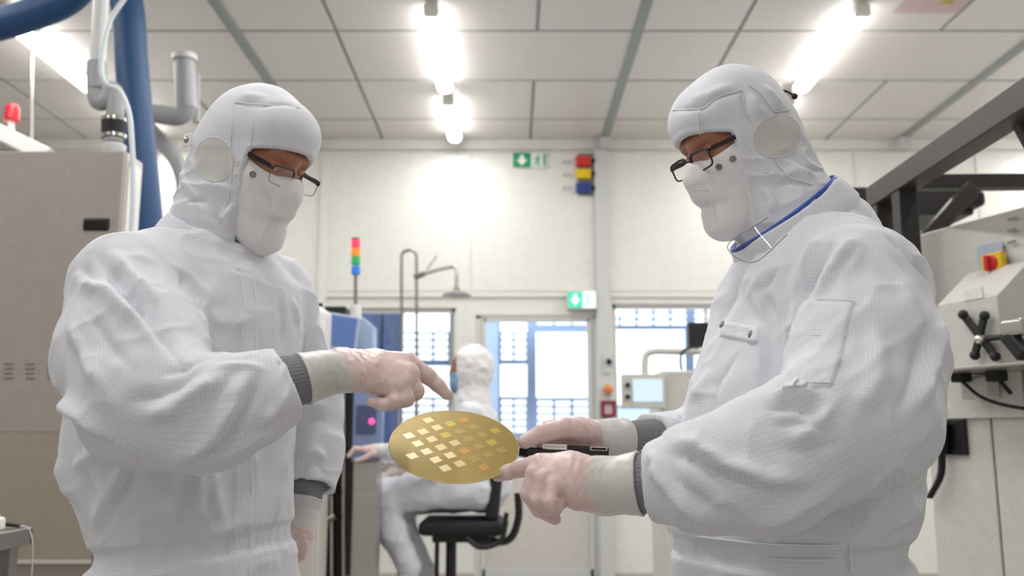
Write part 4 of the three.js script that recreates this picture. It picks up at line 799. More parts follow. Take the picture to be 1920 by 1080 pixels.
  part(root, 'glove', gloveMesh({
    palm: [[[w, 0.035], [P(1070, 880, 1.352), 0.024], [k1, 0.0175]], [[w, 0.036], [P(1070, 890, 1.34), 0.025], [P(1016, 888, 1.341), 0.0145]], [[w, 0.036], [P(1075, 903, 1.332), 0.026], [P(1033, 898, 1.33), 0.0145]], [[w, 0.036], [P(1085, 920, 1.33), 0.025], [P(1053, 911, 1.323), 0.0135]]],
    fingers: [
      [[k1, 0.0160], [P(975, 878, 1.368), 0.0128], [P(952, 886, 1.377), 0.0112], [P(933, 892, 1.384), 0.0090]],
      [[P(1022, 888, 1.343), 0.0125], [k2, 0.0122], [P(990, 926, 1.336), 0.0112], [P(1010, 956, 1.340), 0.0104], [P(1040, 973, 1.346), 0.0090]], [[P(1040, 899, 1.332), 0.0122], [k3, 0.0120], [P(1009, 937, 1.319), 0.0110], [P(1028, 954, 1.322), 0.0100], [P(1042, 956, 1.336), 0.009]],
      [[P(1060, 912, 1.326), 0.0118], [k4, 0.0112], [P(1032, 941, 1.306), 0.0102], [P(1046, 947, 1.312), 0.0092], [P(1052, 945, 1.326), 0.0085]],
      [[P(1110, 885, 1.375), 0.022], [P(1060, 872, 1.392), 0.016], [P(1018, 866, 1.405), 0.0125]]],
    cuff: [[w, 0.0365], [P(1170, 909, 1.336), 0.0395], [gEnd, 0.0432], [P(1225, 905, 1.321), 0.0435]], cuffEnd: gEnd, cuffDir: gEnd.clone().sub(w),
  }), M.glove);
  part(root, 'knitted_cuff', knitCuff(P(1248, 906, 1.31), P(1192, 905, 1.33), 0.0475, 0.0385), M.knit);
  const w2 = P(1150, 823, 1.525), g2 = P(1172, 822, 1.538), q1 = P(1030, 808, 1.505), q2 = P(1032, 826, 1.512), q3 = P(1044, 843, 1.512), q4 = P(1060, 856, 1.510);
  part(root, 'glove', gloveMesh({
    palm: [[[w2, 0.0265], [P(1085, 812, 1.51), 0.025], [q1, 0.018]], [[w2, 0.0265], [q2, 0.018]], [[w2, 0.0265], [q3, 0.0165]], [[w2, 0.0265], [q4, 0.015]]],
    fingers: [
      [[q1, 0.0150], [P(997, 822, 1.508), 0.0125], [P(992, 846, 1.486), 0.0112], [P(1006, 858, 1.462), 0.0095]], [[q2, 0.0150], [P(1010, 850, 1.514), 0.012], [P(1012, 866, 1.488), 0.0108], [P(1022, 866, 1.462), 0.009]],
      [[q3, 0.0145], [P(1030, 868, 1.510), 0.0118], [P(1036, 876, 1.484), 0.0105], [P(1042, 872, 1.462), 0.009]], [[q4, 0.013], [P(1052, 878, 1.505), 0.0108], [P(1058, 882, 1.482), 0.0095], [P(1060, 876, 1.464), 0.0082]],
      [[P(1105, 808, 1.482), 0.020], [P(1060, 803, 1.462), 0.0165], [P(1018, 812, 1.450), 0.0145], [P(985, 828, 1.444), 0.0115]]],
    cuff: [[w2, 0.028], [g2, 0.031], [P(1195, 822, 1.555), 0.032]], cuffEnd: g2, cuffDir: g2.clone().sub(w2),
  }), M.glove);
  part(root, 'knitted_cuff', knitCuff(P(1250, 822, 1.60), P(1168, 822, 1.535), 0.036, 0.0275), M.knit);
  eyeglasses(root, F, 'eyeglasses with black rectangular rims, worn by the person holding the wafer', { rim: M.blackGloss, temple: std('#2b1d1c', 0.3), r: 0.0017, y: -0.010, bright: true });
}
// ---------------------------------------------------------------- the wafer and the wand that carries it
{
  const c = P(852, 834, 1.42), N = V(0.081, 0.839, 0.537).normalize(), R = 0.1005;
  const hit = (px, py, lift = 0) => { const s = sight(px, py), t = (c.clone().addScaledVector(N, lift).sub(EYE).dot(N)) / s.dot(N); return EYE.clone().addScaledVector(s, t); };
  const gold = std('#927d3a', 0.42, 0.42), waf = thing('wafer', 'round gold-coloured wafer with square dies, held between the two gloved people', 'wafer', c.clone());
  part(waf, 'disc', latheG([[0, -0.0004], [R - 0.0006, -0.0004], [R, -0.0002], [R, 0.0001], [R - 0.0006, 0.0004], [0, 0.0004]], c, N, 128), gold);
  part(waf, 'rim', latheG([[R - 0.0010, 0.0004], [R - 0.0008, 0.00062], [R - 0.0003, 0.00062], [R + 0.0001, 0.0003], [R + 0.0001, -0.0003], [R - 0.0004, -0.0005]], c, N, 128), std('#bfa970', 0.35, 0.5));
  const glintTones = { cream: std('#f2dfae', 0.32, 0.25), sand: std('#e3c58f', 0.34, 0.3), straw: std('#c2a63f', 0.36, 0.4), amber: std('#bf8f42', 0.36, 0.4), dull: std('#a58c45', 0.4, 0.45) };
  // lattice of dies: [column, row] -> tone; lamp reflections are put into the die colours
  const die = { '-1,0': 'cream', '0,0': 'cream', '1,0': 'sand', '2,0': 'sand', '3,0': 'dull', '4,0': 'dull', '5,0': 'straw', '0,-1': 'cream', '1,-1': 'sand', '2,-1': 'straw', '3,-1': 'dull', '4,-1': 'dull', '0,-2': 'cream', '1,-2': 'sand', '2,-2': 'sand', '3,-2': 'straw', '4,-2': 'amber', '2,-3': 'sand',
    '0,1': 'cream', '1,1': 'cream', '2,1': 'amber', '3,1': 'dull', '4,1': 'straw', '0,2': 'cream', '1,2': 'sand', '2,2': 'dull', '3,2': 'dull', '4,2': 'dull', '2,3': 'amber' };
  const spot = (i, j) => { const x = 295 + i * 99 + j * 63.5, y = 395 - i * 30 + j * 57; return [720 + x / 3.69, 740 + y / 3.69]; };
  const O = hit(...spot(0, 0)), ei = hit(...spot(1, 0)).sub(O), ej = hit(...spot(0, 1)).sub(O);
  for (const [k, tone] of Object.entries(die)) {
    const [i, j] = k.split(',').map(Number), o = O.clone().addScaledVector(ei, i).addScaledVector(ej, j), a = ei.clone().multiplyScalar(0.29), b = ej.clone().multiplyScalar(0.29);
    const g = new THREE.BoxGeometry(2, 2, 2), p = g.attributes.position;
    for (let v = 0; v < p.count; v++) { const q = o.clone().addScaledVector(a, p.getX(v)).addScaledVector(b, p.getY(v)).addScaledVector(N, p.getZ(v) > 0 ? 0.00062 : 0.0002); p.setXYZ(v, q.x, q.y, q.z); }
    if (new THREE.Vector3().crossVectors(ei, ej).dot(N) < 0) { const ix = g.index.array; for (let t = 0; t < ix.length; t += 3) { const q = ix[t + 1]; ix[t + 1] = ix[t + 2]; ix[t + 2] = q; } }
    g.computeVertexNormals(); part(waf, 'die', g, glintTones[tone]);
  }
  const wand = thing('wafer_wand', 'black vacuum wand with a white sticker, gripped beside the wafer', 'wand', P(1060, 848, 1.46));
  const y0 = 848, a = P(982, 846, 1.452), b = P(1062, 848, 1.458), e = P(1140, 851, 1.468);
  part(wand, 'grip', [barG(a.clone().lerp(b, 0.02), b, 0.014, 0.013, 0.004), barG(b.clone().lerp(a, 0.1), e, 0.017, 0.0215, 0.0035)], M.blackGloss);
  part(wand, 'nose', latheG([[0, 0], [0.003, 0], [0.0042, 0.006], [0.006, 0.012], [0.0066, 0.02], [0, 0.02]], P(968, 844, 1.449), a.clone().sub(P(968, 844, 1.449)), 20), M.rubber);
  const st = document.createElement('canvas'); st.width = 128; st.height = 32; const q = st.getContext('2d'); q.fillStyle = '#e9e7e4'; q.fillRect(0, 0, 128, 32); q.fillStyle = '#8a8788'; for (let i = 0; i < 9; i++) q.fillRect(10 + i * 12, 13, 8, 5);
  const tex = new THREE.CanvasTexture(st); tex.colorSpace = THREE.SRGBColorSpace;
  const l0 = P(1017, 837, 1.449), l1 = P(1063, 838.5, 1.4495); part(wand, 'sticker', barG(l0, l1, 0.0008, 0.0085, 0), std('#ffffff', 0.6, 0, { map: tex }), 'white printed sticker');
  part(wand, 'slot_frame', barG(P(1106, 841, 1.4545), P(1139, 842, 1.4585), 0.002, 0.0065, 0.001), M.chrome);
  part(wand, 'slot', barG(P(1109, 841.2, 1.453), P(1136, 842, 1.4565), 0.002, 0.0038, 0.0005), M.black);
  part(wand, 'valve_pin', rodG(P(971, 825, 1.452), P(971, 850, 1.452), 0.0028), M.steelDark);
  part(wand, 'blade', barG(P(930, 842, 1.438), P(990, 855, 1.452), 0.012, 0.0014, 0.0004, N), M.steel);
}
// ---------------------------------------------------------------- equipment behind the pointing person
{
  const D = 3.2, x1 = P(220, 500, D).x, x0 = P(-140, 500, D).x, yT = P(110, 282, D).y, yB = P(110, 811, D).y;
  const cab = thing('control_cabinet', 'grey wall-height control cabinet on posts with a black recessed handle', 'cabinet', V((x0 + x1) / 2, 0, -D - 0.1));
  part(cab, 'body', spanG(x0, x1, yB + 0.01, yT, -D - 0.02, -D - 0.16, 0.006), M.machineLight);
  part(cab, 'door', spanG(x0 + 0.004, x1 - 0.004, yB, yT - 0.004, -D + 0.004, -D - 0.018, 0.005), M.machine);
  part(cab, 'side_strip', spanG(x1, x1 + 0.006, yB + 0.01, yT - 0.03, -D - 0.03, -D - 0.14, 0.002), M.machineWhite);
  part(cab, 'handle', frontG(155, 408, 203, 432, D - 0.012, 0.02, 0.009), M.blackGloss);
  for (const x of [8, 48, 88]) for (let i = 0; i < 4; i++) part(cab, 'vent_slot', frontG(x, 680 + i * 9, x + 16, 684 + i * 9, D - 0.006, 0.004, 0.001), M.steelDark);
  for (const px of [205, -110]) part(cab, 'post', spanG(P(px, 900, D + 0.09).x - 0.03, P(px, 900, D + 0.09).x + 0.03, 0.003, yB + 0.02, -D - 0.06, -D - 0.12, 0.004), M.steelDark);
  part(cab, 'pipe_socket', latheG([[0, 0], [0.042, 0], [0.042, 0.05], [0.036, 0.055], [0, 0.055]], V(P(213, 300, D + 0.09).x, yT - 0.002, -D - 0.09), V(0, 1, 0), 28), M.pvcLight);

  const d1 = D + 0.09, pipe = thing('drain_pipe', 'grey plastic pipe with a double bend and a black clamp, entering the cabinet top', 'pipe', P(213, 280, d1));
  part(pipe, 'upper_pipe', tubeG([[196, -120], [190, 0], [186, 70], [183, 140]].map(([x, y]) => P(x, y, d1)), 0.029, 40, 24), M.pvcLight);
  part(pipe, 'bell_joint', rodG(P(183, 118, d1), P(182, 168, d1), 0.039, 0.037, 28), M.pvc);
  part(pipe, 'bend', tubeG([[182, 150], [180, 172], [186, 192], [200, 186], [206, 168], [214, 172], [216, 200], [215, 235]].map(([x, y]) => P(x, y, d1)), 0.033, 60, 24), M.pvc);
  part(pipe, 'clamp', rodG(P(213, 222, d1), P(213, 260, d1), 0.044, 0.044, 32), M.rubber);
  for (const y of [226, 257]) part(pipe, 'clamp_band', rodG(P(213, y - 3, d1), P(213, y + 3, d1), 0.0455, 0.0455, 32), M.chrome);
  part(pipe, 'lower_pipe', rodG(P(213, 255, d1), P(213, 265, d1), 0.034, 0.034, 28), M.pvcLight);

  part(thing('extraction_duct', 'thick blue flexible duct curving down behind the grey control cabinet', 'duct', P(275, 440, 3.75)), 'duct_tube',
    tubeG([[-160, 96], [-60, 62], [40, 34], [120, 2], [180, -48], [222, -50], [240, 20], [246, 110], [256, 220], [266, 330], [275, 440], [284, 640], [290, 900], [292, 1180], [292, 1330]].map(([x, y]) => P(x, y, 3.75)), 0.069, 160, 28), M.blueDuct);
  part(thing('air_hose', 'thin white hose looping down beside the grey plastic pipe', 'hose', P(246, 420, 3.1)), 'hose_tube',
    tubeG([[262, -80], [238, -12], [206, 40], [192, 100], [191, 138], [200, 158], [222, 168], [240, 205], [248, 280], [250, 360], [247, 440], [244, 560]].map(([x, y]) => P(x, y, 3.1)), 0.0095, 140, 12), M.hoseWhite);
  const d2 = 4.05, vent = thing('vent_pipe', 'grey capped vent pipe with an elbow, standing behind the blue duct', 'pipe', P(345, 225, d2));
  part(vent, 'riser', rodG(P(350, 205, d2), P(346, 112, d2), 0.048, 0.048, 32), M.pvc);
  part(vent, 'cap_ring', rodG(P(346, 114, d2), P(346, 104, d2), 0.058, 0.058, 32), M.pvcLight);
  part(vent, 'elbow', tubeG([[350, 180], [349, 205], [334, 218], [310, 216], [280, 212], [230, 208]].map(([x, y]) => P(x, y, d2)), 0.044, 50, 24), M.pvc);
  part(vent, 'slant_pipe', tubeG([[262, 222], [300, 262], [330, 300], [344, 340], [344, 440], [342, 700], [342, 1240]].map(([x, y]) => P(x, y, d2 + 0.15)), 0.036, 90, 20), M.pvc);
  part(vent, 'thin_riser', rodG(P(368, 230, d2 + 0.12), P(368, 140, d2 + 0.12), 0.018), M.pvc);
  part(vent, 'strap', rodG(P(349, 205, d2), P(368, 205, d2 + 0.12), 0.012), M.pvc);

  const bc = thing('alarm_beacon', 'red alarm beacon on a white stem above the white cable duct', 'beacon', P(22, 240, 5.2));
  part(bc, 'lens', latheG([[0, 0], [0.040, 0], [0.043, 0.015], [0.040, 0.09], [0.024, 0.105], [0, 0.106]], P(21, 228, 5.2), V(0, 1, 0), 28), M.red);
  part(bc, 'stem', rodG(P(21, 246, 5.2), P(21, 227, 5.2), 0.018), M.machineWhite);
  part(thing('cable_duct', 'white cable duct running behind the top of the control cabinet', 'duct', P(40, 290, 5.2)), 'duct_box', barG(P(-120, 190, 5.2), P(95, 296, 5.2), 0.12, 0.09, 0.006), M.machineWhite);
  part(scene.children[scene.children.length - 1], 'hanger', rodG(P(-60, 225, 5.2), P(-60, -70, 5.2), 0.008), M.steel);
  part(scene.children[scene.children.length - 1], 'hanger', rodG(P(60, 285, 5.2), P(60, -70, 5.2), 0.008), M.steel);

  const pt = thing('shade_partition', 'added shade-toned beige partition standing under and behind the control cabinet', 'partition', V(-2.6, 0, -4.9)), px1 = P(330, 900, 4.9).x;  // added panel: the shade on the wall is put into its beige
  part(pt, 'shade_panel', spanG(-4.4, px1, 0.52, P(100, 800, 4.9).y + 0.25, -4.9, -4.98, 0.006), std('#a39a8c', 0.5, 0, { map: speckle })); part(pt, 'partition_edge', spanG(-4.4, px1, 0.50, 0.52, -4.885, -4.98, 0.003), M.machineLight); part(pt, 'partition_skirt', spanG(-4.4, px1, 0.40, 0.50, -4.895, -4.98, 0.003), std('#8a7f77', 0.5)); part(pt, 'partition_base', spanG(-4.4, px1, 0.003, 0.40, -4.91, -4.97, 0.003), M.black);
  // steel table with a white block, a black pen-like probe and its lead
  const tx = -1.232, tb = -2.4, ty = P(86, 988, 2.4).y, tab = thing('steel_table', 'brushed steel work table beside the pointing person', 'table', V(-1.65, 0, -1.8));
  part(tab, 'table_top', spanG(-2.1, tx, ty - 0.004, ty, tb, -1.25, 0.002), M.steel);
  part(tab, 'apron', [spanG(tx - 0.008, tx, ty - 0.042, ty - 0.003, tb, -1.25, 0.001), spanG(-2.1, tx, ty - 0.042, ty - 0.003, tb, tb + 0.008, 0.001), spanG(-2.1, -2.092, ty - 0.042, ty - 0.003, tb, -1.25, 0.001), spanG(-2.1, tx, ty - 0.042, ty - 0.003, -1.258, -1.25, 0.001)], M.steelDark);
  for (const [x, z] of [[tx - 0.035, tb + 0.05], [-2.06, tb + 0.05], [tx - 0.035, -1.3], [-2.06, -1.3]]) part(tab, 'leg', spanG(x - 0.02, x + 0.02, 0.003, ty - 0.004, z - 0.02, z + 0.02, 0.003), M.steelDark);
  const blk = thing('white_block', 'white plastic block lying on the steel table', 'block', V(-1.29, ty, -2.29));
  part(blk, 'block_body', spanG(-1.36, -1.262, ty, ty + 0.032, -2.33, -2.25, 0.008), M.machineWhite); part(blk, 'block_lid', spanG(-1.35, -1.272, ty + 0.031, ty + 0.038, -2.32, -2.26, 0.003), M.machineLight);
  const pr = thing('probe_pen', 'black pen-shaped probe on the steel table with a thin grey lead', 'probe', V(-1.26, ty, -2.35));
  part(pr, 'barrel', rodG(V(-1.335, ty + 0.014, -2.385), V(-1.245, ty + 0.006, -2.36), 0.0055, 0.005), M.black);
  part(pr, 'lead', tubeG([V(-1.246, ty + 0.006, -2.36), V(-1.225, ty + 0.004, -2.36), V(-1.212, ty - 0.02, -2.36), V(-1.205, ty - 0.09, -2.36), V(-1.208, ty - 0.3, -2.36), V(-1.21, 0.02, -2.36)], 0.0018, 60, 8), M.pvcLight);
}
// ---------------------------------------------------------------- tools along the window wall
{
  const D = 4.2, wm = thing('process_machine', 'tall white process machine with a small red switch, behind the pointing person', 'machine', V(P(565, 900, D).x, 0, -D - 0.3));
  const xl = P(500, 700, D).x, xr = P(604, 700, D).x, yt = P(580, 572, D).y, ym = P(580, 720, D).y;
  part(wm, 'hood_cover', spanG(xl, xr, ym, yt, -D, -D - 0.22, 0.04), M.machineWhite);
  part(wm, 'lower_cabinet', spanG(xl, xr + 0.005, 0.06, ym - 0.006, -D - 0.02, -D - 0.22, 0.008), M.machineLight);
  part(wm, 'plinth', spanG(xl + 0.02, xr - 0.02, 0.003, 0.065, -D - 0.05, -D - 0.2, 0.004), M.black);
  part(wm, 'service_door', spanG(xl + 0.02, xr - 0.015, 0.12, ym - 0.3, -D - 0.008, -D - 0.03, 0.004), M.machineLight);
  part(wm, 'switch_plate', frontG(566, 632, 596, 664, D - 0.004, 0.008, 0.003), M.machineLight); part(wm, 'red_switch', frontG(576, 641, 595, 660, D - 0.02, 0.02, 0.004), M.red);

  // dark tool with monitors and signal tower
  const T = 4.62, tool = thing('etch_tool', 'black etching tool with chrome rails, beside the white process machine', 'machine', V(P(650, 900, T).x, 0, -T - 0.3));
  const tx0 = P(611, 800, T).x, tx1 = P(650, 800, T).x, tt = P(630, 590, T).y;
  part(tool, 'frame', spanG(tx0, tx1, 0.003, tt, -T, -T - 0.5, 0.01), M.blackGloss);
  part(tool, 'dark_side', frontG(650, 735, 656, 1080, T + 0.02, 0.4, 0.004), M.frameBlack);
  for (const x of [622, 644]) part(tool, 'rail', rodG(P(x, 690, T - 0.03), P(x, 1080, T - 0.03), 0.008), M.chrome);
  part(tool, 'knob', new THREE.SphereGeometry(0.028, 20, 16).translate(...P(634, 742, T - 0.03).toArray()), M.steel);
  for (const y of [880, 925, 975]) part(tool, 'valve', rodG(P(616, y, T - 0.06), P(628, y - 6, T - 0.06), 0.014), M.steelDark);
  part(tool, 'hose', tubeG([P(612, 900, T - 0.05), P(618, 866, T - 0.05), P(636, 842, T - 0.05), P(654, 836, T - 0.05)], 0.011, 40, 10), M.rubber);

  const mon = thing('operator_monitor', 'blue tilted operator monitor in front of the black etching tool', 'monitor', P(640, 660, T - 0.1));
  const q = new THREE.Matrix4().makeRotationFromEuler(new THREE.Euler(-0.12, 0.35, -0.07)).setPosition(P(641, 624, T - 0.15)), box = (w, h, t, x, y, z, r) => new RoundedBoxGeometry(w, h, t, 2, r).translate(x, y, z).applyMatrix4(q);
  part(mon, 'casing', box(0.16, 0.185, 0.03, 0, 0, 0, 0.008), M.plate); part(mon, 'screen', box(0.135, 0.155, 0.004, -0.002, 0.002, 0.016, 0.001), std('#5c79b4', 0.25)); part(mon, 'stand', rodG(P(645, 650, T - 0.11), P(645, 648, T - 0.002), 0.015), M.black);
  const sd = thing('equipment_cover', 'pale blue equipment hood beside the operator monitor', 'cover', P(684, 655, T + 0.05));
  const gs = new THREE.Shape([[668, 600], [680, 597], [697, 612], [697, 653], [668, 653]].map(([x, y]) => { const p = P(x, y, T + 0.06); return new THREE.Vector2(p.x, p.y); }));
  part(sd, 'cover_shell', new THREE.ExtrudeGeometry(gs, { depth: 0.12, bevelSize: 0.006, bevelThickness: 0.006, bevelSegments: 2 }).translate(0, 0, -T - 0.2), M.paleBlue);
  const sh = thing('tool_housing', 'black housing on top of the etching tool behind the monitor', 'housing', P(620, 592, T + 0.2)); part(sh, 'housing_body', frontG(608, 574, 648, 592, T + 0.1, 0.3, 0.008), M.black); part(sh, 'housing_clip', frontG(596, 568, 604, 578, T + 0.09, 0.02, 0.003), M.black);

  const d = T + 0.1, st = thing('signal_tower', 'signal tower lamp stacked red, amber, green and blue on a thin pole', 'signal lamp', P(667, 566, d));
  part(st, 'pole', rodG(P(667, 600, d), P(667, 512, d), 0.010), M.steelDark); part(st, 'pole_base', rodG(P(667, 602, d), P(667, 572, d), 0.032, 0.028), M.machineWhite);
  [['#f2385a', 448, 465], ['#f08a2a', 466, 481], ['#27a35f', 482, 497], ['#2f78d0', 498, 515]].forEach(([c, a, b], i) => part(st, ['red_lens', 'amber_lens', 'green_lens', 'blue_lens'][i], latheG([[0, 0], [0.021, 0], [0.0235, 0.004], [0.0235, 0.040], [0.021, 0.044], [0, 0.044]], P(667, b, d), V(0, 1, 0), 28), new THREE.MeshStandardMaterial({ color: c, emissive: c, emissiveIntensity: i === 0 ? 0.55 : 0.25, roughness: 0.3 })));
  part(st, 'cap', latheG([[0.0225, 0], [0.02, 0.006], [0, 0.008]], P(667, 448.5, d), V(0, 1, 0), 24), M.black);

  const C = 4.45, ct = thing('steel_bench', 'stainless steel bench with a pale blue viewing panel, beside the seated person', 'bench', V(P(685, 1000, C).x, 0, -C - 0.2));
  const cx0 = P(662, 900, C).x, cx1 = P(706, 900, C).x, cy = P(680, 862, C).y;
  part(ct, 'bench_body', spanG(cx0, cx1, 0.08, cy - 0.01, -C, -C - 0.17, 0.006), M.steel); part(ct, 'bench_top', spanG(cx0 - 0.01, cx1 + 0.01, cy - 0.012, cy, -C + 0.01, -C - 0.18, 0.003), M.steelDark);
  part(ct, 'bench_door', spanG(cx0 + 0.01, cx1 - 0.01, 0.12, cy - 0.16, -C + 0.008, -C - 0.004, 0.003), M.steel);
  for (const x of [cx0 + 0.03, cx1 - 0.03]) for (const z of [-C - 0.04, -C - 0.13]) part(ct, 'caster', new THREE.CylinderGeometry(0.04, 0.04, 0.025, 20).rotateZ(Math.PI / 2).translate(x, 0.043, z), M.rubber);

  part(ct, 'viewing_panel', frontG(665, 656, 716, 866, C + 0.1, 0.05, 0.008), std('#8496bf', 0.3));
  part(ct, 'inner_tray', frontG(668, 760, 704, 812, C + 0.085, 0.02, 0.004), std('#4a5578', 0.4));
  part(ct, 'pink_indicator', latheG([[0, 0.008], [0.012, 0.008], [0.017, 0.003], [0.017, 0]], P(697, 790, C + 0.09), V(0, 0, 1), 20), new THREE.MeshStandardMaterial({ color: '#ff4f9a', emissive: '#ff3f8f', emissiveIntensity: 1.3, roughness: 0.4 }));
  // emergency shower
  const E = 6.5, sw = thing('emergency_shower', 'chrome emergency shower with an overhead rose on a bent standpipe', 'shower', V(P(781, 900, E).x, 0, -E));
  const fl = (px) => { const p = P(px, 800, E); return V(p.x, 0.003, p.z); };
  part(sw, 'standpipe', tubeG([fl(781), P(781, 700, E), P(781, 560, E), P(781, 490, E), P(780, 476, E), P(773, 470, E), P(762, 470, E), P(754, 476, E), P(753, 490, E), P(753, 700, E), fl(753)], 0.0115, 260, 12), M.steelDark);
  part(sw, 'shower_arm', tubeG([P(779, 518, E), P(800, 512, E - 0.05), P(840, 502, E - 0.15), P(853, 501, E - 0.18), P(856, 510, E - 0.19), P(856, 540, E - 0.19)], 0.014, 80, 14), M.steel);
  part(sw, 'arm_flange', rodG(P(779, 519, E), P(797, 513, E - 0.04), 0.024, 0.019), M.steelDark);
  part(sw, 'pull_lever', rodG(P(800, 506, E - 0.06), P(819, 480, E - 0.06), 0.007), M.steel);
  part(sw, 'shower_rose', latheG([[0, 0.055], [0.02, 0.055], [0.022, 0.03], [0.06, 0.022], [0.1, 0.004], [0.103, 0], [0.098, -0.004], [0, -0.004]], P(856, 554, E - 0.19), V(0, 1, 0), 40), M.steelDark);
  part(sw, 'floor_flange', [latheG([[0, 0.012], [0.05, 0.012], [0.05, 0]], fl(781)), latheG([[0, 0.012], [0.05, 0.012], [0.05, 0]], fl(753))], M.steelDark);
}
// ---------------------------------------------------------------- signs and switches on the window wall
{
  const green = '#1f9a68';
  const pict = (w, h, lit) => {
    const c = document.createElement('canvas'); c.width = w; c.height = h; const g = c.getContext('2d'); const W = w, H = h;
    g.fillStyle = '#e4ece6'; g.fillRect(0, 0, W, H); g.fillStyle = lit ? '#35c49c' : green; g.fillRect(0, 0, W * 0.53, H);
    g.fillStyle = '#ffffff'; g.beginPath(); const cx = W * 0.265; g.moveTo(cx - W * 0.06, H * 0.16); g.lineTo(cx + W * 0.06, H * 0.16); g.lineTo(cx + W * 0.06, H * 0.46); g.lineTo(cx + W * 0.17, H * 0.46); g.lineTo(cx, H * 0.86); g.lineTo(cx - W * 0.17, H * 0.46); g.lineTo(cx - W * 0.06, H * 0.46); g.fill();
    g.fillStyle = lit ? '#b9e8d8' : green; g.fillRect(W * 0.9, H * 0.08, W * 0.07, H * 0.84);                     // door
    g.strokeStyle = lit ? '#8fd9c0' : green; g.lineWidth = H * 0.1; g.lineCap = 'round'; const x = W * 0.72;
    g.beginPath(); g.arc(x + W * 0.03, H * 0.2, H * 0.07, 0, 7); g.fillStyle = g.strokeStyle; g.fill();
    for (const l of [[[0.02, 0.34], [-0.01, 0.58]], [[-0.01, 0.58], [0.06, 0.7], [0.04, 0.88]], [[-0.01, 0.58], [-0.05, 0.76], [-0.1, 0.8]], [[0.02, 0.36], [0.08, 0.46]], [[0.02, 0.36], [-0.06, 0.46]]]) { g.beginPath(); l.forEach(([a, b], i) => g[i ? 'lineTo' : 'moveTo'](x + a * W, b * H)); g.stroke(); }
    const t = new THREE.CanvasTexture(c); t.colorSpace = THREE.SRGBColorSpace; return t;
  };
  const s1 = thing('exit_sign', 'flat green escape sign with a white down arrow, high on the wall', 'sign', P(993, 300, WALL - 0.02));
  part(s1, 'sign_board', frontG(961, 285, 1026, 315, WALL - 0.026, 0.012, 0.002), M.machineWhite);
  const face = (root, x0, y0, x1, y1, d, mat, name) => { const a = P(x0, y0, d), b = P(x1, y1, d); part(root, name, new THREE.PlaneGeometry(b.x - a.x, a.y - b.y).translate((a.x + b.x) / 2, (a.y + b.y) / 2, -d), mat); };
  face(s1, 962, 286, 1025, 314, WALL - 0.028, std('#ffffff', 0.5, 0, { map: pict(256, 112, false) }), 'sign_print');
  const s2 = thing('exit_sign', 'lit green and white escape sign box above the glazed door', 'sign', P(1091, 562, WALL - 0.06));
  part(s2, 'sign_case', frontG(1063, 545, 1119, 579, WALL - 0.08, 0.07, 0.004), M.machineLight);
  const lit = pict(256, 144, true); face(s2, 1065, 547, 1117, 577, WALL - 0.082, new THREE.MeshStandardMaterial({ color: '#222222', emissive: '#ffffff', emissiveMap: lit, emissiveIntensity: 1.15, roughness: 0.4 }), 'sign_light_face');
  const al = thing('alarm_lamp_unit', 'wall alarm unit with stacked red, yellow and blue lamps by the column', 'alarm', P(1098, 330, WALL - 0.05));
  part(al, 'back_plate', frontG(1084, 288, 1117, 366, WALL - 0.03, 0.03, 0.003), M.steelDark);
  [['red_lens', '#d0362c', 292], ['yellow_lens', '#e6c322', 316], ['blue_lens', '#2c3f86', 342]].forEach(([n, c, y]) => { part(al, n, frontG(1080, y, 1108, y + 18, WALL - 0.075, 0.05, 0.006), std(c, 0.35)); part(al, 'siren', rodG(P(1112, y + 9, WALL - 0.03), P(1112, y + 9, WALL - 0.07), 0.018), M.black); });
  for (const [y, c] of [[304, 'red'], [328, 'yellow'], [353, 'blue']]) { const t = thing('label_plate', 'small pale label plate next to the ' + c + ' lens of the wall alarm unit', 'label', P(1063, y, WALL - 0.02), 'label plates by the alarm unit'); part(t, 'plate', frontG(1055, y - 4, 1071, y + 4, WALL - 0.016, 0.006, 0.001), M.column); part(t, 'rivet', new THREE.SphereGeometry(0.006, 8, 6).translate(...P(1057, y, WALL - 0.017).toArray()), M.steelDark); }
  const CD = WALL - 0.06, sw = thing('key_switch', 'round black key switch on a grey plate on the wall column', 'switch', P(1140, 682, CD));
  part(sw, 'plate', frontG(1130, 664, 1150, 700, CD - 0.012, 0.012, 0.003), M.column); part(sw, 'switch_knob', rodG(P(1142, 678, CD - 0.01), P(1142, 678, CD - 0.045), 0.022), M.black);
  const eb = thing('emergency_button', 'orange emergency push button on the wall column', 'button', P(1140, 730, CD)); part(eb, 'base_ring', rodG(P(1140, 730, CD), P(1140, 730, CD - 0.02), 0.046), M.machineLight); part(eb, 'push_button', latheG([[0, 0.03], [0.025, 0.028], [0.036, 0.015], [0.03, 0]], P(1140, 730, CD - 0.02), V(0, 0, 1), 24), M.orange);
  const cp = thing('call_point', 'dark red framed call point box on the wall column', 'alarm', P(1141, 766, CD)); part(cp, 'box_frame', [frontG(1127, 751, 1156, 757, CD - 0.04, 0.04, 0.003), frontG(1127, 776, 1156, 782, CD - 0.04, 0.04, 0.003), frontG(1127, 756, 1134, 777, CD - 0.04, 0.04, 0.003), frontG(1149, 756, 1156, 777, CD - 0.04, 0.04, 0.003)], M.maroon); part(cp, 'glass_face', frontG(1133, 756, 1150, 777, CD - 0.02, 0.02, 0.002), std('#d8c6cb', 0.3));
}
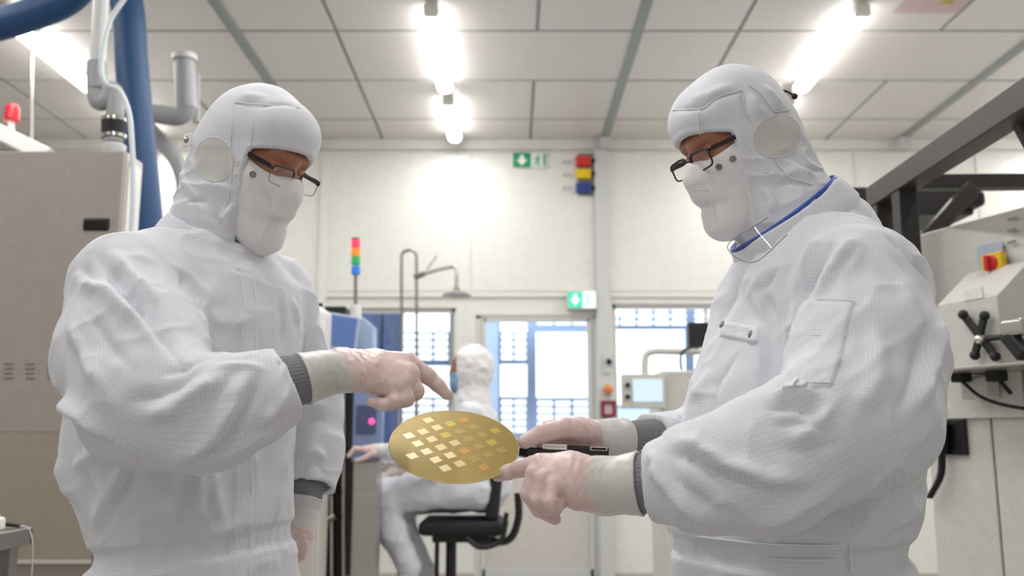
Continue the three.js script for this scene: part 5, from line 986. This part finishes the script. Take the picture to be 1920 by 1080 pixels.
// ---------------------------------------------------------------- console with a screen in front of the window
{
  const D = 5.2, m = thing('inspection_console', 'light grey console with a small bright screen and an arched handle frame', 'machine', V(P(1270, 900, D).x, 0, -D - 0.2));
  const x0 = P(1242, 800, D).x, x1 = P(1345, 800, D).x;
  part(m, 'console_body', spanG(x0, x1, 0.05, P(1270, 693, D).y, -D - 0.05, -D - 0.5, 0.02), M.grayCabinet); part(m, 'console_plinth', spanG(x0 + 0.03, x1 - 0.03, 0.003, 0.055, -D - 0.1, -D - 0.46, 0.004), M.black);
  const sp = part(m, 'screen_panel', frontG(1166, 701, 1248, 766, D - 0.02, 0.07, 0.006), M.grayCabinet);
  part(m, 'screen', frontG(1187, 711, 1243, 753, D - 0.026, 0.01, 0.002), new THREE.MeshStandardMaterial({ color: '#20262c', emissive: '#cfe4f2', emissiveIntensity: 0.85, roughness: 0.3 }), 'bright pale blue screen');
  for (const y of [722, 744]) part(m, 'panel_knob', rodG(P(1177, y, D - 0.02), P(1177, y, D - 0.05), 0.014), M.black);
  part(m, 'handle_frame', tubeG([P(1209, 703, D + 0.02), P(1209, 680, D + 0.02), P(1213, 664, D + 0.02), P(1226, 659, D + 0.02), P(1260, 659, D + 0.02), P(1330, 659, D + 0.02)], 0.021, 80, 16), M.grayCabinet);
  part(m, 'lead', tubeG([P(1278, 694, D), P(1276, 675, D), P(1280, 660, D - 0.03), P(1296, 652, D - 0.04), P(1310, 652, D - 0.04)], 0.008, 40, 8), M.black);
  const dm = thing('dark_monitor', 'black monitor standing on the grey console beside the window', 'monitor', P(1320, 662, D + 0.1)); part(dm, 'monitor_case', frontG(1291, 604, 1372, 656, D + 0.12, 0.05, 0.008), M.black); part(dm, 'monitor_foot', [spanG(P(1318, 690, D + 0.12).x, P(1334, 690, D + 0.12).x, P(1320, 693, D).y + 0.012, P(1320, 650, D + 0.14).y, -D - 0.15, -D - 0.18, 0.003), spanG(P(1305, 690, D + 0.12).x, P(1345, 690, D + 0.12).x, P(1320, 693, D).y + 0.001, P(1320, 693, D).y + 0.013, -D - 0.08, -D - 0.24, 0.004)], M.black);
}
// ---------------------------------------------------------------- machine and black frame behind the person with the wafer
{
  // cabinet whose face runs back along the aisle
  const O = V(1.32, 0, -2.9), a = V(0.352, 0, 0.936).normalize(), nrm = V(-0.936, 0, 0.352).normalize(), Mx = new THREE.Matrix4().makeBasis(a, V(0, 1, 0), nrm).setPosition(O);
  const uv = (px, py, out = 0) => { const s = sight(px, py), o = O.clone().addScaledVector(nrm, out), t = o.sub(EYE).dot(nrm) / s.dot(nrm), p = EYE.clone().addScaledVector(s, t).sub(O); return [p.dot(a), p.y]; };
  const plate = (px0, py0, px1, py1, o0, o1, r = 0.003) => { const [u0, v0] = uv(px0, (py0 + py1) / 2, o1), [u1] = uv(px1, (py0 + py1) / 2, o1), v1 = uv((px0 + px1) / 2, py1, o1)[1], v2 = uv((px0 + px1) / 2, py0, o1)[1]; return boxG([(u0 + u1) / 2, (v1 + v2) / 2, (o0 + o1) / 2], [Math.abs(u1 - u0), Math.abs(v2 - v1), Math.abs(o1 - o0)], r).applyMatrix4(Mx); };
  const top = uv(1735, 431)[1], shelfY = uv(1800, 785)[1];
  const cab = thing('equipment_cabinet', 'light grey equipment cabinet with a black frame, rotary mains switch and control box', 'cabinet', V(1.7, 0, -2.4));
  part(cab, 'cabinet_body', boxG([0.7, top / 2, -0.35], [1.4, top - 0.01, 0.68], 0.01).applyMatrix4(Mx), M.grayCabinet);
  const under = (name, label) => { const g = new THREE.Group(); g.name = name; if (label) g.userData.label = label; g.position.set(0, 0, 0); cab.add(g); return g; };
  const fx = 1.262, fy = P(1648, 345, 3.0).y, fr = under('machine_frame', 'black square-tube frame with a diagonal brace');
  part(fr, 'long_beam', spanG(fx - 0.035, fx + 0.035, fy - 0.075, fy, -3.05, -1.0, 0.004), M.frameBlack);
  part(fr, 'front_post', spanG(fx - 0.03, fx + 0.03, 1.42, fy - 0.07, -2.86, -2.80, 0.004), M.frameDark);
  for (const z of [-2.83, -3.01]) part(fr, 'post_bracket', spanG(fx - 0.03, fx + 0.16, 1.38, 1.43, z - 0.03, z + 0.03, 0.004), M.frameDark);
  part(fr, 'rear_post', spanG(fx - 0.03, fx + 0.03, 1.42, fy - 0.07, -3.04, -2.98, 0.004), M.frameBlack);
  part(fr, 'far_post', spanG(2.6, 2.66, 0.003, fy - 0.05, -3.05, -2.99, 0.004), M.frameBlack);
  part(fr, 'cross_beam', barG(P(1700, 343, 3.02), P(1990, 341, 3.02), 0.05, 0.05), M.frameDark);
  part(fr, 'diagonal_brace', barG(P(1738, 448, 2.95), P(1822, 352, 2.95), 0.05, 0.05), M.frameBlack);
  part(fr, 'upper_brace', barG(P(1893, 190, 2.2), P(1960, 310, 2.2), 0.03, 0.04), M.frameBlack);
  const hd = under('drive_unit', 'black drive unit behind the frame'); part(hd, 'unit_body', frontG(1588, 349, 1828, 402, 3.35, 0.3, 0.01), M.frameDark); part(hd, 'unit_nose', frontG(1800, 355, 1852, 385, 3.3, 0.25, 0.02), M.black); part(hd, 'unit_arm', barG(P(1660, 370, 3.36), P(1670, 370, 3.0), 0.05, 0.05), M.frameDark);
  const uSeam = uv(1876, 930)[0];
  part(cab, 'lower_door', boxG([uSeam / 2 + 0.0, (shelfY - 0.02) / 2 + 0.05, 0.004], [uSeam - 0.008, shelfY - 0.06, 0.02], 0.004).applyMatrix4(Mx), M.grayCabinet);
  part(cab, 'lower_door', boxG([uSeam + 0.35, (shelfY - 0.02) / 2 + 0.05, 0.004], [0.692, shelfY - 0.06, 0.02], 0.004).applyMatrix4(Mx), M.grayCabinet);
  for (const y of [410, 432, 454]) part(cab, 'vent_slot', plate(1888, y - 3, 1904, y + 2, 0, 0.003, 0.001), M.steelDark);
  const ms = under('mains_switch', 'red rotary switch on a yellow plate');
  part(ms, 'backing_plate', plate(1836, 456, 1884, 575, 0, 0.004), M.plate); part(ms, 'yellow_plate', plate(1838, 474, 1878, 516, 0.004, 0.03, 0.006), M.yellow);
  { const [u, v] = uv(1858, 494, 0.03); part(ms, 'knob_collar', latheG([[0, 0.008], [0.018, 0.008], [0.023, 0.003], [0.023, 0]], V(u, v, 0.03), V(0, 0, 1), 28).applyMatrix4(Mx), M.red); part(ms, 'knob_grip', boxG([u, v, 0.044], [0.012, 0.046, 0.02], 0.004).applyMatrix4(Mx), M.red); }
  // control box, tray, bracket, scanner
  const cb = under('control_box', 'sheet metal control box with a sloping lid');
  const [cu0] = uv(1768, 620, 0.14), [cu1] = uv(1880, 620, 0.14), cv0 = uv(1820, 690, 0.14)[1], cv1 = uv(1820, 545, 0.14)[1];
  const prof = new THREE.Shape([[0, cv0], [0.15, cv0], [0.15, cv1 - 0.03], [0.02, cv1 + 0.075], [0, cv1 + 0.075]].map(([x, y]) => new THREE.Vector2(x, y)));
  part(cb, 'box_shell', new THREE.ExtrudeGeometry(prof, { depth: cu1 - cu0, bevelSize: 0.003, bevelThickness: 0.003, bevelSegments: 2 }).applyMatrix4(new THREE.Matrix4().makeBasis(V(0, 0, 1), V(0, 1, 0), V(-1, 0, 0))).translate(cu1, 0, 0).applyMatrix4(Mx), M.grayCabinet);
  part(cb, 'label', plate(1806, 540, 1842, 562, 0.15, 0.156, 0.001), std('#e4e3df', 0.5));
  const tr = under('cable_tray', 'metal tray with black plugs and cables');
  part(tr, 'tray_shelf', boxG([(cu0 + cu1) / 2 + 0.06, cv0 - 0.008, 0.12], [cu1 - cu0 + 0.2, 0.008, 0.24], 0.002).applyMatrix4(Mx), M.steel);
  part(tr, 'tray_back', plate(1762, 700, 1916, 784, 0.02, 0.03, 0.002), M.grayCabinet);
  for (const [x, y] of [[1802, 704], [1868, 702]]) { const [u, v] = uv(x, y, 0.12); part(tr, 'plug', boxG([u, v, 0.12], [0.045, 0.04, 0.04], 0.006).applyMatrix4(Mx), M.rubber); }
  part(tr, 'adapter', plate(1800, 706, 1850, 748, 0.04, 0.09, 0.006), M.machineLight);
  const lpt = (px, py, o) => { const [u, v] = uv(px, py, o); return V(u, v, o).applyMatrix4(Mx); };
  part(tr, 'power_cord', tubeG([lpt(1802, 712, 0.13), lpt(1812, 722, 0.14), lpt(1836, 742, 0.14), lpt(1870, 756, 0.14), lpt(1930, 768, 0.12)], 0.005, 60, 10), M.rubber);
  part(tr, 'power_cord', tubeG([lpt(1870, 708, 0.12), lpt(1880, 720, 0.12), lpt(1896, 738, 0.1)], 0.006, 30, 10), M.rubber);
  const br = under('clamp_bracket', 'black cross-shaped bracket');
  part(br, 'arm', barG(lpt(1806, 590, 0.17), lpt(1866, 668, 0.17), 0.014, 0.02, 0.004), M.black); part(br, 'arm', barG(lpt(1846, 592, 0.175), lpt(1828, 666, 0.175), 0.014, 0.02, 0.004), M.black);
  for (const [x, y] of [[1806, 590], [1866, 668], [1846, 592], [1828, 666]]) part(br, 'knob', new THREE.SphereGeometry(0.014, 16, 12).translate(...lpt(x, y, 0.175).toArray()), M.black);
  part(br, 'pivot', new THREE.SphereGeometry(0.015, 16, 12).translate(...lpt(1838, 636, 0.18).toArray()), M.chrome);
  const sc = thing('hand_scanner', 'silver and black hand scanner held by the clamp bracket', 'scanner', lpt(1890, 625, 0.18));
  part(sc, 'scanner_head', plate(1872, 597, 1914, 630, 0.14, 0.2, 0.012), M.steel); part(sc, 'scanner_grip', barG(lpt(1888, 626, 0.18), lpt(1924, 668, 0.18), 0.035, 0.04, 0.008), M.black); part(sc, 'scanner_neck', rodG(lpt(1842, 636, 0.175), lpt(1880, 632, 0.175), 0.008), M.black);
  const hs = thing('wall_handset', 'black handset on a black plate with a coiled cord, low on the cabinet', 'handset', lpt(1782, 820, 0.04));
  part(hs, 'plate', plate(1757, 786, 1808, 853, 0.014, 0.03, 0.004), M.blackGloss); part(hs, 'receiver', barG(lpt(1766, 795, 0.045), lpt(1766, 846, 0.045), 0.03, 0.03, 0.01), M.rubber);
  { const A = lpt(1766, 848, 0.045), B = lpt(1764, 890, 0.05), C2 = lpt(1742, 934, 0.05), core = new THREE.CatmullRomCurve3([A, B, C2]), pts = []; for (let i = 0; i <= 260; i++) { const t = i / 260, p = core.getPoint(t), w = t * TAU * 22; p.x += 0.009 * Math.cos(w); p.z += 0.009 * Math.sin(w); pts.push(p); } part(hs, 'coiled_cord', tubeG(pts, 0.003, 700, 6), M.rubber); }
}
// ---------------------------------------------------------------- seated colleague and chair
{
  const p = (x, y, d = 4.9) => P(x, y, d), seatY = P(860, 962, 4.9).y, chairX = p(868, 960).x;
  const root = thing('person', 'seated person in a white suit and blue mask, back turned, on a black chair', 'person', V(chairX, 0, -4.9));
  const suit = [
    [[p(905, 905), 0.150], [p(893, 840), 0.145], [p(886, 785), 0.120], [p(884, 752), 0.075]],
    [[p(900, 918, 4.80), 0.105], [p(800, 918, 4.76), 0.095], [p(716, 932, 4.74), 0.082], [p(738, 1000, 4.74), 0.068], [p(768, 1062, 4.75), 0.058]],
    [[p(900, 922, 5.02), 0.105], [p(735, 938, 5.0), 0.08], [p(762, 1010, 5.0), 0.066], [p(798, 1078, 5.0), 0.056]],
    [[p(882, 782, 4.75), 0.078], [p(822, 862, 4.62), 0.062], [p(760, 855, 4.53), 0.052], [p(716, 846, 4.46), 0.042]],
    [[p(888, 785, 5.06), 0.075], [p(840, 870, 5.12), 0.06], [p(780, 872, 5.1), 0.042]]];
  const sf0 = chainSet(suit, 0.035), sf = (x, y, z) => sf0(x, y, z) - 0.006 * noise3(x * 7, y * 7, z * 7) - 0.009 * (1 - Math.abs(noise3(x * 6 + y * 5, y * 6 - x * 3, z * 6))) ** 3;
  const g = surfaceNets(sf, V(-0.95, 0.3, -5.35), V(0.1, 1.5, -4.5), 0.011);
  part(root, 'coverall', wrapUV(g, [{ a: p(890, 840), dir: V(0, 1, 0), ref: V(1, 0, -0.3), r: 0.15 }], () => 0), M.cloth);
  const hood = (x, y, z) => { let d = ellipsoid(p(887, 690).toArray(), [0.114, 0.125, 0.102])(x, y, z); d = smin(d, cone(p(884, 705), p(884, 765), 0.082, 0.088)(x, y, z), 0.04); d = smin(d, cone(p(884, 760), p(884, 775), 0.1, 0.115)(x, y, z), 0.04); return d - 0.005 * noise3(x * 16, y * 16, z * 16) - 0.006 * (1 - Math.abs(noise3(x * 12, y * 20, z * 12))) ** 3; };
  const cutX = p(857, 690).x;
  part(root, 'hood', surfaceNets((x, y, z) => Math.max(hood(x, y, z), y < p(884, 742).y ? -1 : cutX - x), V(-0.42, 1.2, -5.1), V(0.0, 1.75, -4.7), 0.008), M.clothFine);
  const face = (x, y, z) => smin(smin(ellipsoid(p(878, 690).toArray(), [0.088, 0.105, 0.078])(x, y, z), cone(p(849, 690), p(847, 697), 0.012, 0.015)(x, y, z), 0.015), ellipsoid(p(866, 715).toArray(), [0.06, 0.07, 0.06])(x, y, z), 0.03);
  const limbs = chainSet([[[p(880, 720), 0.05], [p(884, 800), 0.08], [p(900, 900), 0.1]]]);
  part(root, 'body', surfaceNets((x, y, z) => smin(face(x, y, z), limbs(x, y, z), 0.03), V(-0.42, 0.8, -5.1), V(0.05, 1.7, -4.7), 0.008), M.skin);
  const mk = (x, y, z) => Math.max(Math.min(ellipsoid(p(862, 718).toArray(), [0.058, 0.064, 0.068])(x, y, z), face(x, y, z) - 0.006), y - p(850, 700).y, p(850, 745).y - y, x - p(866, 700).x);
  part(root, 'face_mask', surfaceNets(mk, V(-0.42, 1.25, -5.05), V(-0.2, 1.6, -4.75), 0.006), std('#7ea7c4', 0.7), 'pale blue face mask');
  for (const [d, x0, y0] of [[4.45, 714, 845], [5.1, 778, 872]]) {
    const w = p(x0, y0, d), k = p(x0 - 30, y0 - 3, d), f = [-0.03, -0.01, 0.012, 0.032].map((o, i) => [[k.clone().add(V(0, 0, o)), 0.0125], [p(x0 - 50 + Math.abs(o) * 120, y0 - 4, d).add(V(0, 0, o)), 0.011], [p(x0 - 62 + Math.abs(o) * 160, y0 + 8, d).add(V(0, -0.004, o)), 0.009]]);
    part(root, 'glove', gloveMesh({ palm: f.map((q) => [[w, 0.028], [q[0][0], 0.0155]]), fingers: [...f, [[p(x0 - 12, y0 + 4, d).add(V(0, 0, 0.03)), 0.016], [p(x0 - 30, y0 + 14, d).add(V(0, 0, 0.04)), 0.012], [p(x0 - 44, y0 + 18, d).add(V(0, 0, 0.04)), 0.0095]]], cuff: [[w, 0.03], [p(x0 + 14, y0 + 1, d), 0.036], [p(x0 + 26, y0 + 2, d), 0.038]], cuffEnd: p(x0 + 16, y0 + 1, d), cuffDir: V(1, 0, 0) }), M.glove);
  }
  for (const [x, y, d] of [[768, 1070, 4.75], [798, 1086, 5.0]]) { const q = p(x, y, d); part(root, 'overshoe', surfaceNets(chain([[q, 0.05], [q.clone().add(V(-0.02, -0.08, 0)), 0.05], [q.clone().add(V(-0.17, -0.1, 0)), 0.038]], 0.03), q.clone().add(V(-0.3, -0.2, -0.12)), q.clone().add(V(0.12, 0.1, 0.12)), 0.01), M.clothFine); }
  // chair
  const ch = thing('lab_chair', 'high black lab chair on a central column with a foot ring, under the seated person', 'chair', V(chairX, 0, -4.9));
  const cx = chairX, cz = -4.9, sy = p(860, 968).y;
  part(ch, 'seat', boxG([cx + 0.0, sy - 0.045, cz], [0.43, 0.075, 0.42], 0.03), M.rubber);
  part(ch, 'seat_pan', boxG([cx, sy - 0.10, cz], [0.3, 0.04, 0.28], 0.01), M.black);
  part(ch, 'backrest', boxG([0, 0, 0], [0.07, 0.36, 0.38], 0.03).rotateZ(-0.1).translate(p(922, 905).x + 0.02, p(925, 900).y - 0.02, cz), M.rubber);
  part(ch, 'back_bracket', tubeG([V(cx + 0.05, sy - 0.12, cz), V(cx + 0.24, sy - 0.12, cz), V(cx + 0.29, sy - 0.02, cz), V(cx + 0.29, sy + 0.12, cz)], 0.02, 40, 12), M.black);
  for (const s of [-1, 1]) part(ch, 'armrest', tubeG([V(cx + 0.03, sy - 0.09, cz + s * 0.2), V(cx + 0.1, sy - 0.13, cz + s * 0.235), V(cx + 0.2, sy - 0.1, cz + s * 0.235), V(cx + 0.23, sy, cz + s * 0.23)], 0.014, 40, 10), M.black);
  part(ch, 'column', [rodG(V(cx - 0.06, 0.1, cz), V(cx - 0.06, sy - 0.1, cz), 0.028), rodG(V(cx - 0.06, 0.08, cz), V(cx - 0.06, 0.42, cz), 0.04)], M.black);
  part(ch, 'height_lever', rodG(V(cx - 0.13, 0.3, cz + 0.05), V(cx - 0.13, sy - 0.1, cz + 0.05), 0.012), M.black);
  part(ch, 'foot_ring', new THREE.TorusGeometry(0.2, 0.012, 12, 48).rotateX(Math.PI / 2).translate(cx - 0.06, 0.3, cz), M.steelDark);
  for (let i = 0; i < 5; i++) { const t = i / 5 * TAU + 0.3, q = V(cx - 0.06 + 0.3 * Math.cos(t), 0.075, cz + 0.3 * Math.sin(t)); part(ch, 'base_arm', barG(V(cx - 0.06, 0.12, cz), q, 0.045, 0.035, 0.008), M.black); part(ch, 'caster', new THREE.SphereGeometry(0.036, 16, 12).translate(q.x, 0.039, q.z), M.rubber); }
}
scene.traverse((o) => { if (o.isMesh) { o.castShadow = true; o.receiveShadow = true; } });
renderer.render(scene, camera);
